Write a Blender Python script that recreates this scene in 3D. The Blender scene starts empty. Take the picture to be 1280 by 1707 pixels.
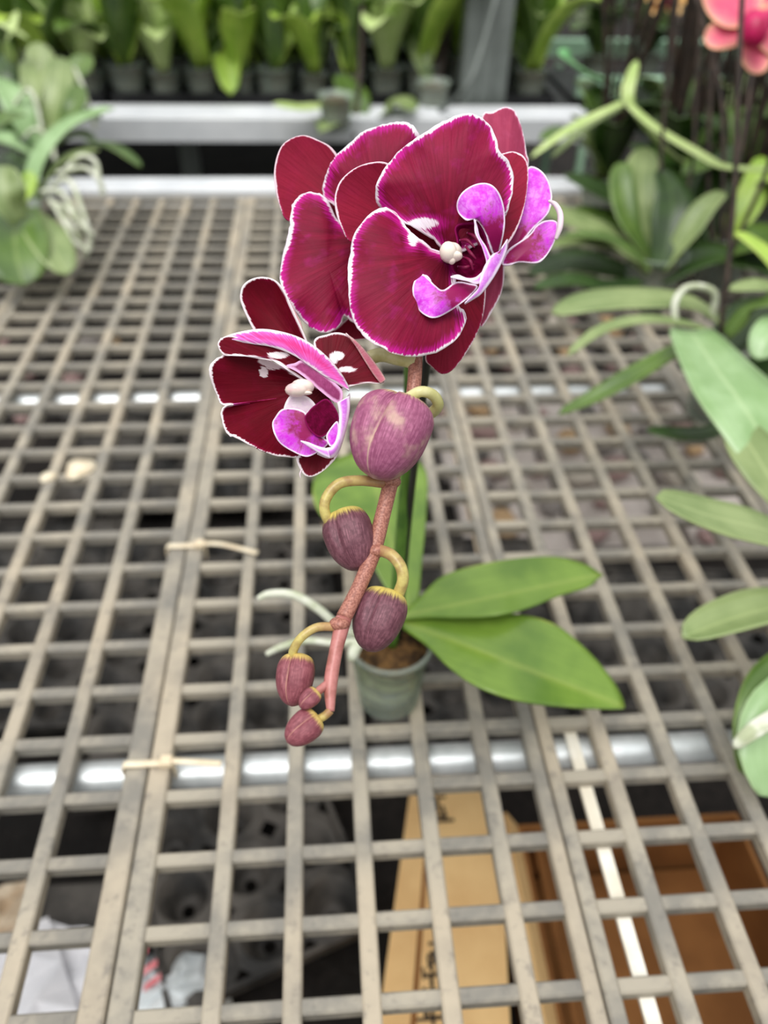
import bpy, math, random
from mathutils import Vector, Matrix
random.seed(7)
PI = math.pi
S = bpy.context.scene
COL = S.collection

# ------------------------------------------------------------------ camera
FPX = 1325.65
CAM = Vector((.0833, -.2799, .5593))
_p, _y, _r = math.radians(40.54), math.radians(5.04), math.radians(1.574)
_h = Vector((math.sin(_y), math.cos(_y), 0)); _x0 = Vector((math.cos(_y), -math.sin(_y), 0)); _up = Vector((0, 0, 1))
FW = math.cos(_p) * _h - math.sin(_p) * _up
_d0 = -math.sin(_p) * _h - math.cos(_p) * _up
RT = _x0 * math.cos(_r) - _d0 * math.sin(_r)
DN = _x0 * math.sin(_r) + _d0 * math.cos(_r)
cd = bpy.data.cameras.new('camera'); cam = bpy.data.objects.new('camera', cd); COL.objects.link(cam)
m3 = Matrix((RT, -DN, -FW)).transposed()
cam.matrix_world = Matrix.Translation(CAM) @ m3.to_4x4()
cd.sensor_fit = 'VERTICAL'; cd.sensor_height = 36; cd.lens = FPX / 1707 * 36
cd.clip_start = .01; cd.clip_end = 60
cd.dof.use_dof = True; cd.dof.focus_distance = .345; cd.dof.aperture_fstop = 5.2
S.camera = cam

# ------------------------------------------------------------------ light and exposure
wd = bpy.data.worlds.new('greenhouse_daylight'); S.world = wd; wd.use_nodes = True
wn = wd.node_tree; wn.nodes.clear()
_o = wn.nodes.new('ShaderNodeOutputWorld'); _b = wn.nodes.new('ShaderNodeBackground')
_tc = wn.nodes.new('ShaderNodeTexCoord'); _sx = wn.nodes.new('ShaderNodeSeparateXYZ'); _cr = wn.nodes.new('ShaderNodeValToRGB')
wn.links.new(_tc.outputs['Generated'], _sx.inputs[0]); wn.links.new(_sx.outputs['Z'], _cr.inputs[0])
_cr.color_ramp.elements[0].position = 0; _cr.color_ramp.elements[0].color = (.25, .27, .26, 1)
_cr.color_ramp.elements[1].position = 1; _cr.color_ramp.elements[1].color = (1, 1, .99, 1)
wn.links.new(_cr.outputs[0], _b.inputs[0]); _b.inputs[1].default_value = 1.2
wn.links.new(_b.outputs[0], _o.inputs[0])
sl = bpy.data.lights.new('sun', 'SUN'); sl.energy = 1.9; sl.angle = math.radians(35); sl.color = (1, .98, .95)
so = bpy.data.objects.new('sun', sl); COL.objects.link(so); so.location = (0, 0, 4)
so.rotation_euler = (math.radians(20), math.radians(-14), 0)
vs = S.view_settings; vs.view_transform = 'Standard'; vs.look = 'None'; vs.gamma = 1; vs.use_curve_mapping = False
vs.exposure = 0.2
try: S.cycles.use_denoising = True
except Exception: pass

# ------------------------------------------------------------------ pixel <-> place
def ray(px, py): return FW + (px - 640) / FPX * RT + (py - 853.5) / FPX * DN
def W(px, py, zc): return CAM + zc * ray(px, py)
def G(px, py, z=0.):
    d = ray(px, py); return CAM + d * ((z - CAM.z) / d.z)

# ------------------------------------------------------------------ object helpers
def setp(o, label=None, cat=None, group=None, kind=None):
    for k, v in (('label', label), ('category', cat), ('group', group), ('kind', kind)):
        if v: o[k] = v
    return o
def worigin(o):
    v = Vector((0, 0, 0))
    while o: v += o.location; o = o.parent
    return v
def thing(name, loc, label, cat, group=None):
    o = bpy.data.objects.new(name, None); o.empty_display_size = .02; COL.objects.link(o); o.location = loc
    return setp(o, label, cat, group)
def mk(name, V, F, mats, parent=None, smooth=True, mi=None, attrs=None):
    """one mesh object from world-space vertices"""
    off = worigin(parent) if parent else Vector((0, 0, 0))
    me = bpy.data.meshes.new(name)
    me.from_pydata([tuple(Vector(v) - off) for v in V], [], F)
    for m in (mats if isinstance(mats, (list, tuple)) else [mats]): me.materials.append(m)
    if mi: me.polygons.foreach_set('material_index', mi)
    if smooth: me.polygons.foreach_set('use_smooth', [True] * len(F))
    if attrs:
        a = me.attributes.new('pc', 'FLOAT_VECTOR', 'POINT')
        a.data.foreach_set('vector', [c for t in attrs for c in t])
    me.update()
    o = bpy.data.objects.new(name, me); COL.objects.link(o); o.parent = parent
    return o
def copy_tree(o, parent=None):
    c = o.copy(); COL.objects.link(c); c.parent = parent
    for ch in o.children: copy_tree(ch, c)
    return c
def shell(V, F, th, attrs=None, face=None, mi=None):
    """give a sheet real thickness: front faces get slot m, back faces slot m+1"""
    V = [Vector(v) for v in V]
    N = [Vector((0, 0, 0)) for _ in V]
    for f in F:
        n = (V[f[1]] - V[f[0]]).cross(V[f[2]] - V[f[0]])
        if len(f) == 4: n += (V[f[2]] - V[f[0]]).cross(V[f[3]] - V[f[0]])
        for i in f: N[i] += n
    if face is not None:
        s = sum(((face - V[i]).normalized().dot(N[i]) for i in range(len(V))))
        if s < 0: F = [tuple(reversed(f)) for f in F]; N = [-n for n in N]
    n0 = len(V)
    V2 = [v - (n.normalized() if n.length > 1e-14 else Vector((0, 0, 1))) * th for v, n in zip(V, N)]
    E_ = {}
    for f in F:
        for a, b in zip(f, f[1:] + f[:1]): E_[(a, b)] = 1
    rim = [(b, a, a + n0, b + n0) for (a, b) in E_ if (b, a) not in E_]
    mi = mi or [0] * len(F)
    FF = list(F) + [tuple(i + n0 for i in reversed(f)) for f in F] + rim
    return V + V2, FF, (list(attrs) * 2 if attrs else None), mi + [k + 1 for k in mi] + [0] * len(rim)
def crom(pts, n, closed=False):
    P = [Vector(p) for p in pts]; k = len(P); out = []
    tot = k if closed else k - 1
    for i in range(n if closed else n + 1):
        t = i / n * tot; j = min(int(t), tot - 1); u = t - j
        g = (lambda q: P[q % k]) if closed else (lambda q: P[max(0, min(k - 1, q))])
        a, b, c, d = g(j - 1), g(j), g(j + 1), g(j + 2)
        out.append(.5 * (2 * b + (c - a) * u + (2 * a - 5 * b + 4 * c - d) * u * u + (3 * b - a - 3 * c + d) * u ** 3))
    return out
def tube(pts, rad, seg=10, n=None, attr=False, caps=True):
    n = n or (len(pts) - 1) * 6
    P = crom(pts, n)
    rr = rad if isinstance(rad, (list, tuple)) else [rad] * len(pts)
    Rr = [v.x for v in crom([(r, 0, 0) for r in rr], n)]
    V = []; F = []; A = []
    ref = Vector((.31, .17, .93))
    prev = None
    for i, p in enumerate(P):
        t = (P[min(i + 1, n)] - P[max(i - 1, 0)]).normalized()
        if prev is None:
            a = t.cross(ref)
            if a.length < .1: a = t.cross(Vector((1, 0, 0)))
        else: a = prev - t * prev.dot(t)
        a.normalize(); prev = a; b = t.cross(a)
        for k in range(seg):
            th = 2 * PI * k / seg
            V.append(p + (a * math.cos(th) + b * math.sin(th)) * max(Rr[i], 1e-5)); A.append((i / n, k / seg, 0))
    for i in range(n):
        for k in range(seg):
            F.append((i * seg + k, i * seg + (k + 1) % seg, (i + 1) * seg + (k + 1) % seg, (i + 1) * seg + k))
    if caps:
        F.append(tuple(reversed(range(seg)))); F.append(tuple(n * seg + k for k in range(seg)))
    return V, F, A
def tube_obj(name, pts, rad, mat, parent=None, seg=10, n=None):
    V, F, A = tube(pts, rad, seg, n); return mk(name, V, F, mat, parent, attrs=A)
def box_geo(x0, x1, y0, y1, z0, z1, b=0.):
    """box with a chamfer round its top edges"""
    V = [(x0, y0, z0), (x1, y0, z0), (x1, y1, z0), (x0, y1, z0), (x0, y0, z1 - b), (x1, y0, z1 - b), (x1, y1, z1 - b), (x0, y1, z1 - b)]
    F = [(3, 2, 1, 0)] + [(i, (i + 1) % 4, (i + 1) % 4 + 4, i + 4) for i in range(4)]
    if b:
        V += [(x0 + b, y0 + b, z1), (x1 - b, y0 + b, z1), (x1 - b, y1 - b, z1), (x0 + b, y1 - b, z1)]
        F += [(i + 4, (i + 1) % 4 + 4, (i + 1) % 4 + 8, i + 8) for i in range(4)] + [(8, 9, 10, 11)]
    else: F += [(4, 5, 6, 7)]
    return V, F
def join_geo(gs):
    V = []; F = []
    for v, f in gs:
        o = len(V); V += list(v); F += [tuple(i + o for i in q) for q in f]
    return V, F
def lathe(prof, c, seg=24):
    V = []; F = []
    for r, z in prof:
        for k in range(seg): V.append((c[0] + r * math.cos(2 * PI * k / seg), c[1] + r * math.sin(2 * PI * k / seg), c[2] + z))
    for i in range(len(prof) - 1):
        for k in range(seg): F.append((i * seg + k, i * seg + (k + 1) % seg, (i + 1) * seg + (k + 1) % seg, (i + 1) * seg + k))
    return V, F

# ------------------------------------------------------------------ materials
class Mat:
    def __init__(s, name, rough=.5, spec=.5):
        s.m = bpy.data.materials.new(name); s.m.use_nodes = True; s.t = s.m.node_tree
        s.b = s.t.nodes['Principled BSDF']; s.b.inputs['Roughness'].default_value = rough
        s.b.inputs['Specular IOR Level'].default_value = spec
    def n(s, typ, **kw):
        nd = s.t.nodes.new('ShaderNode' + typ)
        for k, v in kw.items(): setattr(nd, k, v)
        return nd
    def put(s, sock, v):
        if hasattr(v, 'is_linked'): s.t.links.new(v, sock)
        else: sock.default_value = v
    def math(s, op, a, b=0., clamp=False):
        nd = s.n('Math', operation=op, use_clamp=clamp); s.put(nd.inputs[0], a); s.put(nd.inputs[1], b); return nd.outputs[0]
    def attr(s):
        a = s.n('Attribute', attribute_name='pc'); x = s.n('SeparateXYZ'); s.t.links.new(a.outputs['Vector'], x.inputs[0])
        return x.outputs
    def vec(s, x, y, z):
        c = s.n('CombineXYZ'); [s.put(c.inputs[i], v) for i, v in enumerate((x, y, z))]; return c.outputs[0]
    def obj(s): return s.n('TexCoord').outputs['Object']
    def noise(s, v, scale=5., detail=3., rough=.55):
        nd = s.n('TexNoise'); s.put(nd.inputs['Vector'], v); nd.inputs['Scale'].default_value = scale
        nd.inputs['Detail'].default_value = detail; nd.inputs['Roughness'].default_value = rough; return nd.outputs[0]
    def step(s, v, a, b):
        nd = s.n('MapRange'); nd.interpolation_type = 'SMOOTHSTEP'
        s.put(nd.inputs[0], v); nd.inputs[1].default_value = a; nd.inputs[2].default_value = b; return nd.outputs[0]
    def mix(s, f, a, b):
        nd = s.n('Mix', data_type='RGBA'); s.put(nd.inputs[0], f)
        for i, v in ((6, a), (7, b)): s.put(nd.inputs[i], v if hasattr(v, 'is_linked') else (*v, 1) if len(v) == 3 else v)
        return nd.outputs[2]
    def col(s, v): s.put(s.b.inputs['Base Color'], v if hasattr(v, 'is_linked') else (*v, 1)); return s
    def bump(s, h, st=.3, dist=.001):
        nd = s.n('Bump'); nd.inputs['Strength'].default_value = st; nd.inputs['Distance'].default_value = dist
        s.put(nd.inputs['Height'], h); s.t.links.new(nd.outputs[0], s.b.inputs['Normal']); return s
def rgb(r, g, b):
    f = lambda c: c / 12.92 if c <= .04045 else ((c + .055) / 1.055) ** 2.4
    return tuple(f(c / 255) for c in (r, g, b))

def petal_mat(name, inner, vein, mid, rim, w_rim, w_mid, inner_far=None, heart=None, var=1.):
    m = Mat(name, .55, .14); e, an, di = m.attr()
    fr = m.noise(m.vec(m.math('MULTIPLY', an, 46.), m.math('MULTIPLY', di, 1.2), 0.), 1., 4., .65)
    fr2 = m.noise(m.vec(m.math('MULTIPLY', an, 15.), m.math('MULTIPLY', di, .9), 3.), 1., 3.)
    low = m.noise(m.vec(m.math('MULTIPLY', an, 3.2), di, 7.), 1., 2.)
    grain = m.noise(m.obj(), 900., 2.)
    mot = m.noise(m.obj(), 120., 3.)
    e2 = m.math('SUBTRACT', e, m.math('MULTIPLY', m.math('SUBTRACT', fr, .5), w_mid * 2.4))
    c = m.mix(m.step(m.noise(m.vec(m.math('MULTIPLY', an, 5.), m.math('MULTIPLY', di, 1.1), 11.), 1., 3.), .3, .68), vein, m.mix(m.step(fr2, .36, .66), m.mix(.5, vein, inner), inner))
    if inner_far: c = m.mix(m.math('MULTIPLY', m.step(di, .5, 2.2), .7), c, inner_far)
    c = m.mix(m.math('MULTIPLY', m.step(fr, .44, .62), .32), c, vein)
    c = m.mix(m.math('MULTIPLY', m.step(mot, .5, .75), .22), c, mid)
    c = m.mix(m.math('MULTIPLY', m.step(grain, .45, .7), .12), c, vein)
    if heart: c = m.mix(m.math('MULTIPLY', m.step(di, .75, .1), .85), c, heart)
    c = m.mix(m.step(e2, w_mid, w_mid * .15), c, mid)
    wv = m.math('MULTIPLY', m.math('SUBTRACT', low, .5), w_rim * 2.6 * var)
    e3 = m.math('SUBTRACT', m.math('SUBTRACT', e, wv), m.math('MULTIPLY', m.math('SUBTRACT', fr, .5), w_rim * 2.4))
    c = m.mix(m.step(e3, w_rim, w_rim * .4), c, rim)
    m.col(c); m.bump(fr2, .35, .0012)
    return m.m
WHITE_RIM = rgb(250, 238, 250)
M = {}
M['petal'] = petal_mat('crimson_petal', rgb(134, 12, 50), rgb(98, 3, 32), rgb(190, 22, 136), WHITE_RIM, .056, .17, rgb(150, 26, 68), rgb(82, 0, 24))
M['sepal'] = petal_mat('crimson_sepal', rgb(146, 10, 44), rgb(108, 3, 30), rgb(160, 26, 76), rgb(244, 214, 226), .02, .04, rgb(158, 36, 66), rgb(96, 0, 20), 1.6)
M['petal_shaded'] = petal_mat('shaded_crimson_petal', rgb(112, 0, 28), rgb(92, 0, 20), rgb(136, 4, 56), rgb(250, 236, 242), .034, .05, None, rgb(90, 0, 20))  # flower D's crimson, darkened to paint in the shade inside its cup
M['petal_back'] = petal_mat('mauve_petal_back', rgb(168, 62, 92), rgb(140, 42, 74), rgb(186, 84, 122), rgb(246, 226, 238), .024, .05)
M['fold_pink'] = petal_mat('pink_petal_back', rgb(220, 66, 146), rgb(200, 46, 124), rgb(230, 112, 208), rgb(252, 240, 252), .05, .16)
M['fold_pale'] = petal_mat('pale_petal_back', rgb(214, 128, 146), rgb(196, 100, 126), rgb(224, 150, 160), rgb(236, 190, 190), .02, .05)
def lip_mat(name, a, b, dark, rim, d0=.45, d1=.15, wr=.05, spec=.3):
    m = Mat(name, .45, spec); e, an, di = m.attr()
    f = m.noise(m.vec(m.math('MULTIPLY', an, 14.), m.math('MULTIPLY', di, 1.5), 0.), 1., 4.)
    p = m.noise(m.obj(), 240., 4., .7)
    c = m.mix(m.step(p, .32, .66), a, b)
    c = m.mix(m.math('MULTIPLY', m.step(f, .45, .62), .55), c, b)
    dd = m.math('ADD', di, m.math('MULTIPLY', m.math('SUBTRACT', p, .5), 1.1))
    c = m.mix(m.step(dd, d0, d1), c, dark)
    e2 = m.math('SUBTRACT', e, m.math('MULTIPLY', m.math('SUBTRACT', p, .5), wr))
    c = m.mix(m.step(e2, wr, wr * .3), c, rim)
    return m.col(c).bump(p, .15, .0005).m
M['lip'] = lip_mat('violet_lip', rgb(232, 140, 244), rgb(206, 40, 212), rgb(146, 4, 84), rgb(248, 228, 252), .62, .22, .035)
M['lip_ridge'] = lip_mat('lilac_lip_ridge', rgb(226, 164, 238), rgb(200, 100, 214), rgb(200, 90, 190), rgb(248, 226, 252), .1, 0., .07)
M['lip_dark'] = lip_mat('crimson_lip_throat', rgb(112, 4, 56), rgb(78, 0, 32), rgb(84, 0, 34), rgb(128, 16, 78), .2, 0., .03, .05)
M['lip_white'] = lip_mat('white_lip_base', rgb(238, 222, 232), rgb(222, 196, 216), rgb(230, 210, 220), rgb(250, 236, 246), .2, 0., .05)
M['lip_mauve'] = lip_mat('mauve_side_lobe', rgb(160, 60, 120), rgb(132, 30, 92), rgb(120, 10, 60), rgb(226, 170, 214), .3, 0., .06)
def simple(name, c1, c2, scale=40., rough=.5, spec=.4, bump=.0, lo=.35, hi=.65, metal=0.):
    m = Mat(name, rough, spec); p = m.noise(m.obj(), scale, 4.)
    m.col(m.mix(m.step(p, lo, hi), c1, c2)); m.b.inputs['Metallic'].default_value = metal
    if bump: m.bump(p, .5, bump)
    return m.m
M['column'] = simple('cream_column', rgb(250, 236, 222), rgb(232, 186, 190), 70., .35, .4, 0., .45, .75)
M['spike'] = simple('speckled_brown_spike', rgb(182, 124, 108), rgb(146, 92, 80), 1100., .4, .4, .0003, .4, .6)
M['tipstem'] = simple('pink_spike_tip', rgb(192, 126, 122), rgb(160, 98, 90), 160., .35)
def ped_mat():
    m = Mat('green_yellow_pedicel', .35); t, an, _ = m.attr(); p = m.noise(m.obj(), 200., 3.)
    c = m.mix(m.step(p, .3, .7), rgb(208, 194, 116), rgb(168, 142, 86))
    c = m.mix(m.math('MULTIPLY', m.step(t, .55, .0), .6), c, rgb(158, 92, 84))
    return m.col(c).m
M['pedicel'] = ped_mat()
M['pedicel_pale'] = simple('pale_green_pedicel', rgb(214, 210, 160), rgb(184, 180, 116), 90., .35)
def bud_mat(name, a, b, seam, base_c, base_w, pale=False):
    m = Mat(name, .42, .35); t, an, g = m.attr()
    st = m.noise(m.vec(m.math('MULTIPLY', an, 60.), m.math('MULTIPLY', t, 3.), 0.), 1., 4., .7)
    p = m.noise(m.obj(), 520., 3.)
    c = m.mix(m.step(st, .36, .64), a, b)
    c = m.mix(m.math('MULTIPLY', m.step(p, .42, .6), .5), c, b)
    c = m.mix(m.math('MULTIPLY', m.step(m.noise(m.obj(), 90., 3.), .5, .72), .55), c, seam if pale else b)
    c = m.mix(m.math('MULTIPLY', m.step(g, .12, .02), .9), c, seam)
    c = m.mix(m.math('MULTIPLY', m.math('MULTIPLY', m.step(g, .07, .0), m.step(t, .55, .25)), .9), c, rgb(84, 30, 54))
    t2 = m.math('ADD', t, m.math('MULTIPLY', m.math('SUBTRACT', st, .5), .36))
    c = m.mix(m.step(t2, base_w, base_w * .35), c, base_c)
    return m.col(c).bump(st, .3, .0006).m
M['bud_big'] = bud_mat('mauve_bud', rgb(192, 118, 152), rgb(136, 66, 100), rgb(214, 188, 160), rgb(206, 190, 134), .07, True)
M['bud'] = bud_mat('dusky_purple_bud', rgb(148, 98, 110), rgb(82, 42, 54), rgb(66, 30, 40), rgb(216, 196, 104), .2)
M['bud_small'] = bud_mat('reddish_bud', rgb(176, 108, 116), rgb(110, 48, 60), rgb(190, 140, 122), rgb(216, 188, 108), .2)
def leaf_mat(name, a, b, rib, rough=.38, rs=.5):
    m = Mat(name, rough, .5); t, u, _ = m.attr()
    p = m.noise(m.obj(), 18., 3.); v = m.noise(m.vec(m.math('MULTIPLY', u, 22.), m.math('MULTIPLY', t, 1.2), 0.), 1., 2.)
    c = m.mix(m.step(p, .3, .7), a, b)
    c = m.mix(m.math('MULTIPLY', m.step(v, .4, .65), .3), c, b)
    c = m.mix(m.math('MULTIPLY', m.step(m.math('ABSOLUTE', u), .10, .0), rs), c, rib)
    c = m.mix(m.math('MULTIPLY', m.step(m.math('ABSOLUTE', u), .93, 1.), .6), c, rib)
    m.col(c); m.b.inputs['Subsurface Weight'].default_value = 0.
    return m.m
M['leaf_main'] = leaf_mat('fresh_green_leaf', rgb(120, 150, 58), rgb(84, 116, 38), rgb(170, 180, 92), .24, .22)
M['leaf_bright'] = leaf_mat('yellow_green_leaf', rgb(176, 204, 84), rgb(136, 172, 56), rgb(190, 204, 112))
M['leaf_mid'] = leaf_mat('mid_green_leaf', rgb(96, 124, 52), rgb(66, 94, 36), rgb(130, 150, 84))
M['leaf_grey'] = leaf_mat('grey_green_leaf', rgb(146, 162, 108), rgb(112, 132, 78), rgb(170, 184, 128), .42)
M['leaf_pale'] = leaf_mat('pale_blue_green_leaf', rgb(160, 190, 140), rgb(126, 160, 102), rgb(178, 202, 152), .3)
M['leaf_dark'] = leaf_mat('dark_green_leaf', rgb(54, 82, 30), rgb(30, 52, 18), rgb(80, 106, 48))
M['leaf_lime'] = leaf_mat('lime_strap_leaf', rgb(192, 210, 140), rgb(164, 190, 108), rgb(208, 220, 164))
M['leaf_mint'] = leaf_mat('mint_strap_leaf', rgb(128, 196, 128), rgb(96, 164, 98), rgb(168, 214, 160))
M['root'] = simple('silvery_root', rgb(220, 222, 206), rgb(176, 184, 150), 60., .6)
M['stake'] = simple('black_stake', rgb(16, 16, 17), rgb(30, 30, 32), 50., .4)
M['stem_green'] = simple('green_stem', rgb(96, 136, 52), rgb(70, 108, 40), 60., .4)
M['stem_brown'] = simple('brown_stem', rgb(70, 55, 47), rgb(42, 34, 30), 60., .55)
M['stem_pink'] = simple('pinkish_stem', rgb(164, 118, 108), rgb(124, 82, 74), 40., .5)
M['bark'] = simple('bark_medium', rgb(104, 76, 44), rgb(48, 34, 22), 120., .9, .2, .004)
def moss_mat():
    m = Mat('moss_plug', .9, .2); o = m.obj(); mp = m.n('Mapping'); mp.inputs['Scale'].default_value = (18, 18, 75); m.put(mp.inputs[0], o)
    p = m.noise(mp.outputs[0], 1., 3.); q = m.noise(o, 160., 3.)
    c = m.mix(m.step(p, .4, .6), rgb(78, 82, 56), rgb(176, 172, 134)); c = m.mix(m.math('MULTIPLY', m.step(q, .45, .65), .4), c, rgb(92, 88, 60))
    return m.col(c).bump(q, .5, .003).m
M['moss'] = moss_mat()
def pot_mat():
    m = Mat('clear_plastic', .12, .5); m.col(rgb(206, 216, 206))
    tr = m.n('BsdfTransparent'); tr.inputs[0].default_value = (.90, .94, .90, 1)
    mx = m.n('MixShader'); mx.inputs[0].default_value = .24
    m.t.links.new(tr.outputs[0], mx.inputs[1]); m.t.links.new(m.b.outputs[0], mx.inputs[2])
    m.t.links.new(mx.outputs[0], m.t.nodes['Material Output'].inputs[0]); return m.m
M['pot'] = pot_mat()
def grid_mat():
    m = Mat('weathered_grey_plastic', .6, .35); o = m.obj()
    p = m.noise(o, 26., 5., .6); q = m.noise(o, 110., 4., .6); r = m.noise(o, 5., 2.)
    c = m.mix(m.step(p, .35, .65), rgb(130, 126, 118), rgb(166, 158, 143))
    c = m.mix(m.math('MULTIPLY', m.step(r, .44, .64), .5), c, rgb(196, 180, 156))
    c = m.mix(m.math('MULTIPLY', m.step(q, .54, .72), .45), c, rgb(98, 95, 93))
    return m.col(c).bump(q, .3, .001).m
M['grid'] = grid_mat()
M['alu'] = simple('brushed_aluminium', rgb(230, 232, 235), rgb(214, 217, 221), 12., .4, .5, 0., .3, .7)
M['galv'] = simple('galvanised_steel', rgb(236, 240, 242), rgb(206, 212, 214), 40., .42, .5, 0., .3, .7, .55)
M['white'] = simple('white_plastic', rgb(242, 238, 226), rgb(222, 214, 196), 30., .5)
M['tie'] = simple('ivory_nylon', rgb(240, 228, 202), rgb(224, 206, 176), 50., .4)
M['wood'] = simple('pale_wood', rgb(222, 206, 182), rgb(190, 166, 138), 40., .7)
M['post'] = simple('grey_painted_steel', rgb(124, 130, 126), rgb(102, 108, 104), 6., .5)
M['mint_rail'] = simple('mint_painted_rail', rgb(186, 220, 190), rgb(160, 200, 168), 8., .5)
M['black'] = simple('black_tray_plastic', rgb(40, 39, 38), rgb(92, 87, 82), 14., .5, .3)
M['blackmetal'] = simple('dark_tray', rgb(24, 24, 26), rgb(44, 44, 46), 10., .5)
M['card'] = simple('tan_cardboard', rgb(240, 202, 144), rgb(224, 182, 126), 9., .85, .2)
M['card_brown'] = simple('brown_cardboard', rgb(150, 102, 58), rgb(122, 80, 44), 7., .85, .2)
M['ink'] = simple('black_ink', rgb(52, 44, 36), rgb(84, 70, 54), 200., .8, .2)
M['paper'] = simple('white_paper', rgb(244, 242, 246), rgb(220, 220, 226), 14., .8, .2)
M['bag'] = simple('white_plastic_bag', rgb(236, 240, 242), rgb(208, 216, 220), 18., .35)
M['redink'] = simple('red_print', rgb(224, 110, 118), rgb(236, 160, 164), 90., .5)
def ground_mat():
    m = Mat('damp_gravel_floor', .9, .2); o = m.obj(); p = m.noise(o, 7., 5., .6); q = m.noise(o, 60., 4., .7)
    c = m.mix(m.step(p, .3, .7), rgb(28, 26, 25), rgb(50, 45, 42)); c = m.mix(m.math('MULTIPLY', m.step(q, .42, .62), .6), c, rgb(26, 24, 23))
    return m.col(c).bump(q, .8, .01).m
M['floor'] = ground_mat()
STONES = [simple('stone_%s' % n, c, tuple(k * .7 for k in c), 30., .85, .2, .002) for n, c in (
    ('grey', rgb(150, 142, 138)), ('tan', rgb(206, 172, 132)), ('pink', rgb(176, 146, 142)), ('pale', rgb(214, 204, 190)), ('dull', rgb(116, 112, 108)))]
M['flower_pink'] = petal_mat('salmon_pink_petal', rgb(232, 110, 138), rgb(224, 90, 124), rgb(240, 150, 150), rgb(244, 184, 150), .05, .2, rgb(244, 190, 130))
M['flower_amber'] = petal_mat('amber_petal', rgb(222, 160, 92), rgb(206, 136, 70), rgb(232, 180, 110), rgb(240, 200, 140), .05, .2)
M['magenta'] = simple('magenta_lip', rgb(204, 20, 96), rgb(170, 8, 72), 60., .4)

# ------------------------------------------------------------------ the setting
V, F = box_geo(-6, 6, -3, 9, -.56, -.5); setp(mk('floor', V, F, M['floor'], smooth=False), 'dark gravelly floor under the benches', 'floor', kind='structure')

# ---- mesh bench panels (pitch 50 mm), every bar an object
PITCH, BAR, HB = .05, .0122, .012
def panel(c0, c1, r0, r1, e0, e1, xs, label, dy=0.):
    """c0..c1 outer edges in cells, xs = inner bar centres"""
    t = thing('mesh_panel', ((c0 + c1) / 2 * PITCH, 0, -HB), label, 'bench panel', 'mesh panels of the bench top')
    y0, y1 = r0 * PITCH, r1 * PITCH
    bars = [(c0 * PITCH, c0 * PITCH + e0), (c1 * PITCH - e1, c1 * PITCH)] + [(x * PITCH - BAR / 2, x * PITCH + BAR / 2) for x in xs]
    first = None
    for a, b in bars:
        V, F = box_geo(a, b, y0, y1, -HB, 0, .0015); mk('long_bar', V, F, M['grid'], t, False)
    for r in range(r0, r1 + 1):
        y = r * PITCH + dy
        if first is None:
            V, F = box_geo(c0 * PITCH + e0 - .001, c1 * PITCH - e1 + .001, y - .0050, y + .0050, -HB, -.0014, .0015)
            first = mk('cross_bar', V, F, M['grid'], t, False); yf = y
        else:
            o = first.copy(); COL.objects.link(o); o.parent = t; o.location = (0, y - yf, random.uniform(-.0004, .0003))
    return t
R0, R1 = -6, 27
panel(-1.28, 4.93, R0, R1, .016, .011, [0, 1, 2, 3, 4], 'grey mesh bench panel directly beneath the potted red orchid')
panel(-7.93, -1.31, R0, R1, .011, .017, [-6.59, -5.59, -4.59, -3.59, -2.59], 'grey mesh bench panel left of the wide seam', .002)
panel(-14.2, -7.96, R0, R1, .011, .011, [-13, -12, -11, -10, -9], 'grey mesh bench panel under the leaning left-hand plants')
panel(4.96, 11.2, R0, R1, .011, .011, [5.98, 6.98, 7.98, 8.98, 9.98], 'grey mesh bench panel right of the white lath', -.001)
panel(11.23, 17.5, R0, R1, .011, .011, [12.25, 13.25, 14.25, 15.25, 16.25], 'grey mesh bench panel at far right beneath the leafy plants')

frame = thing('pipe_trestle', (.08, .4, -.5), 'galvanised pipe trestle carrying the mesh bench', 'trestle')
for y in (.085, .648):
    V, F, _ = tube([(-.75, y, -.0305), (.08, y, -.0305), (.92, y, -.0305)], .0145, 20, 4); mk('cross_pipe', V, F, M['galv'], frame)
for x in (-.72, .89):
    for y in (.085, .648): V, F, _ = tube([(x, y, -.4995), (x, y, -.25), (x, y, -.043)], .0125, 14, 4); mk('leg', V, F, M['galv'], frame)
# white laths lying on the pipe below the mesh
V, F = box_geo(.2735, .2835, -.3, .10, -.0158, -.0122); setp(mk('white_lath', V, F, M['white'], smooth=False), 'thin white plastic lath under the mesh by the cardboard boxes', 'lath')
V, F = box_geo(.2345, .2425, .24, .62, -.0158, -.0122); setp(mk('wooden_lath', V, F, M['wood'], smooth=False), 'pale wooden lath under the mesh to the right of the red orchid', 'lath')
# back edge of the bench
t = thing('bench_edge_rail', (0, 1.39, -.03), 'white aluminium rail along the far edge of the mesh bench', 'rail')
V, F = box_geo(-.75, .95, 1.372, 1.42, -.03, .006, .002); mk('flange', V, F, M['alu'], t, False)
V, F = box_geo(-.75, .95, 1.405, 1.424, .006, .014, .002); mk('lip', V, F, M['alu'], t, False)
# far bench
t = thing('far_bench', (.1, 1.9, -.5), 'far bench with white aluminium front rail carrying trays of young orchids', 'bench')
V, F = box_geo(-1.6, .74, 1.745, 1.79, -.008, .045, .002); mk('front_rail', V, F, M['alu'], t, False)
V, F = box_geo(-1.6, .74, 1.79, 1.835, .028, .052, .002); mk('rail_step', V, F, M['alu'], t, False)
V, F = box_geo(-1.6, .74, 1.835, 4.6, -.01, .03); mk('bench_bed', V, F, M['blackmetal'], t, False)  # bed stretched far back out of view to shade the floor beneath
for x in (-1.2, -.3, .62):
    V, F = box_geo(x - .025, x + .025, 2.2, 2.25, -.5, -.01); mk('leg', V, F, M['post'], t, False)
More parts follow.
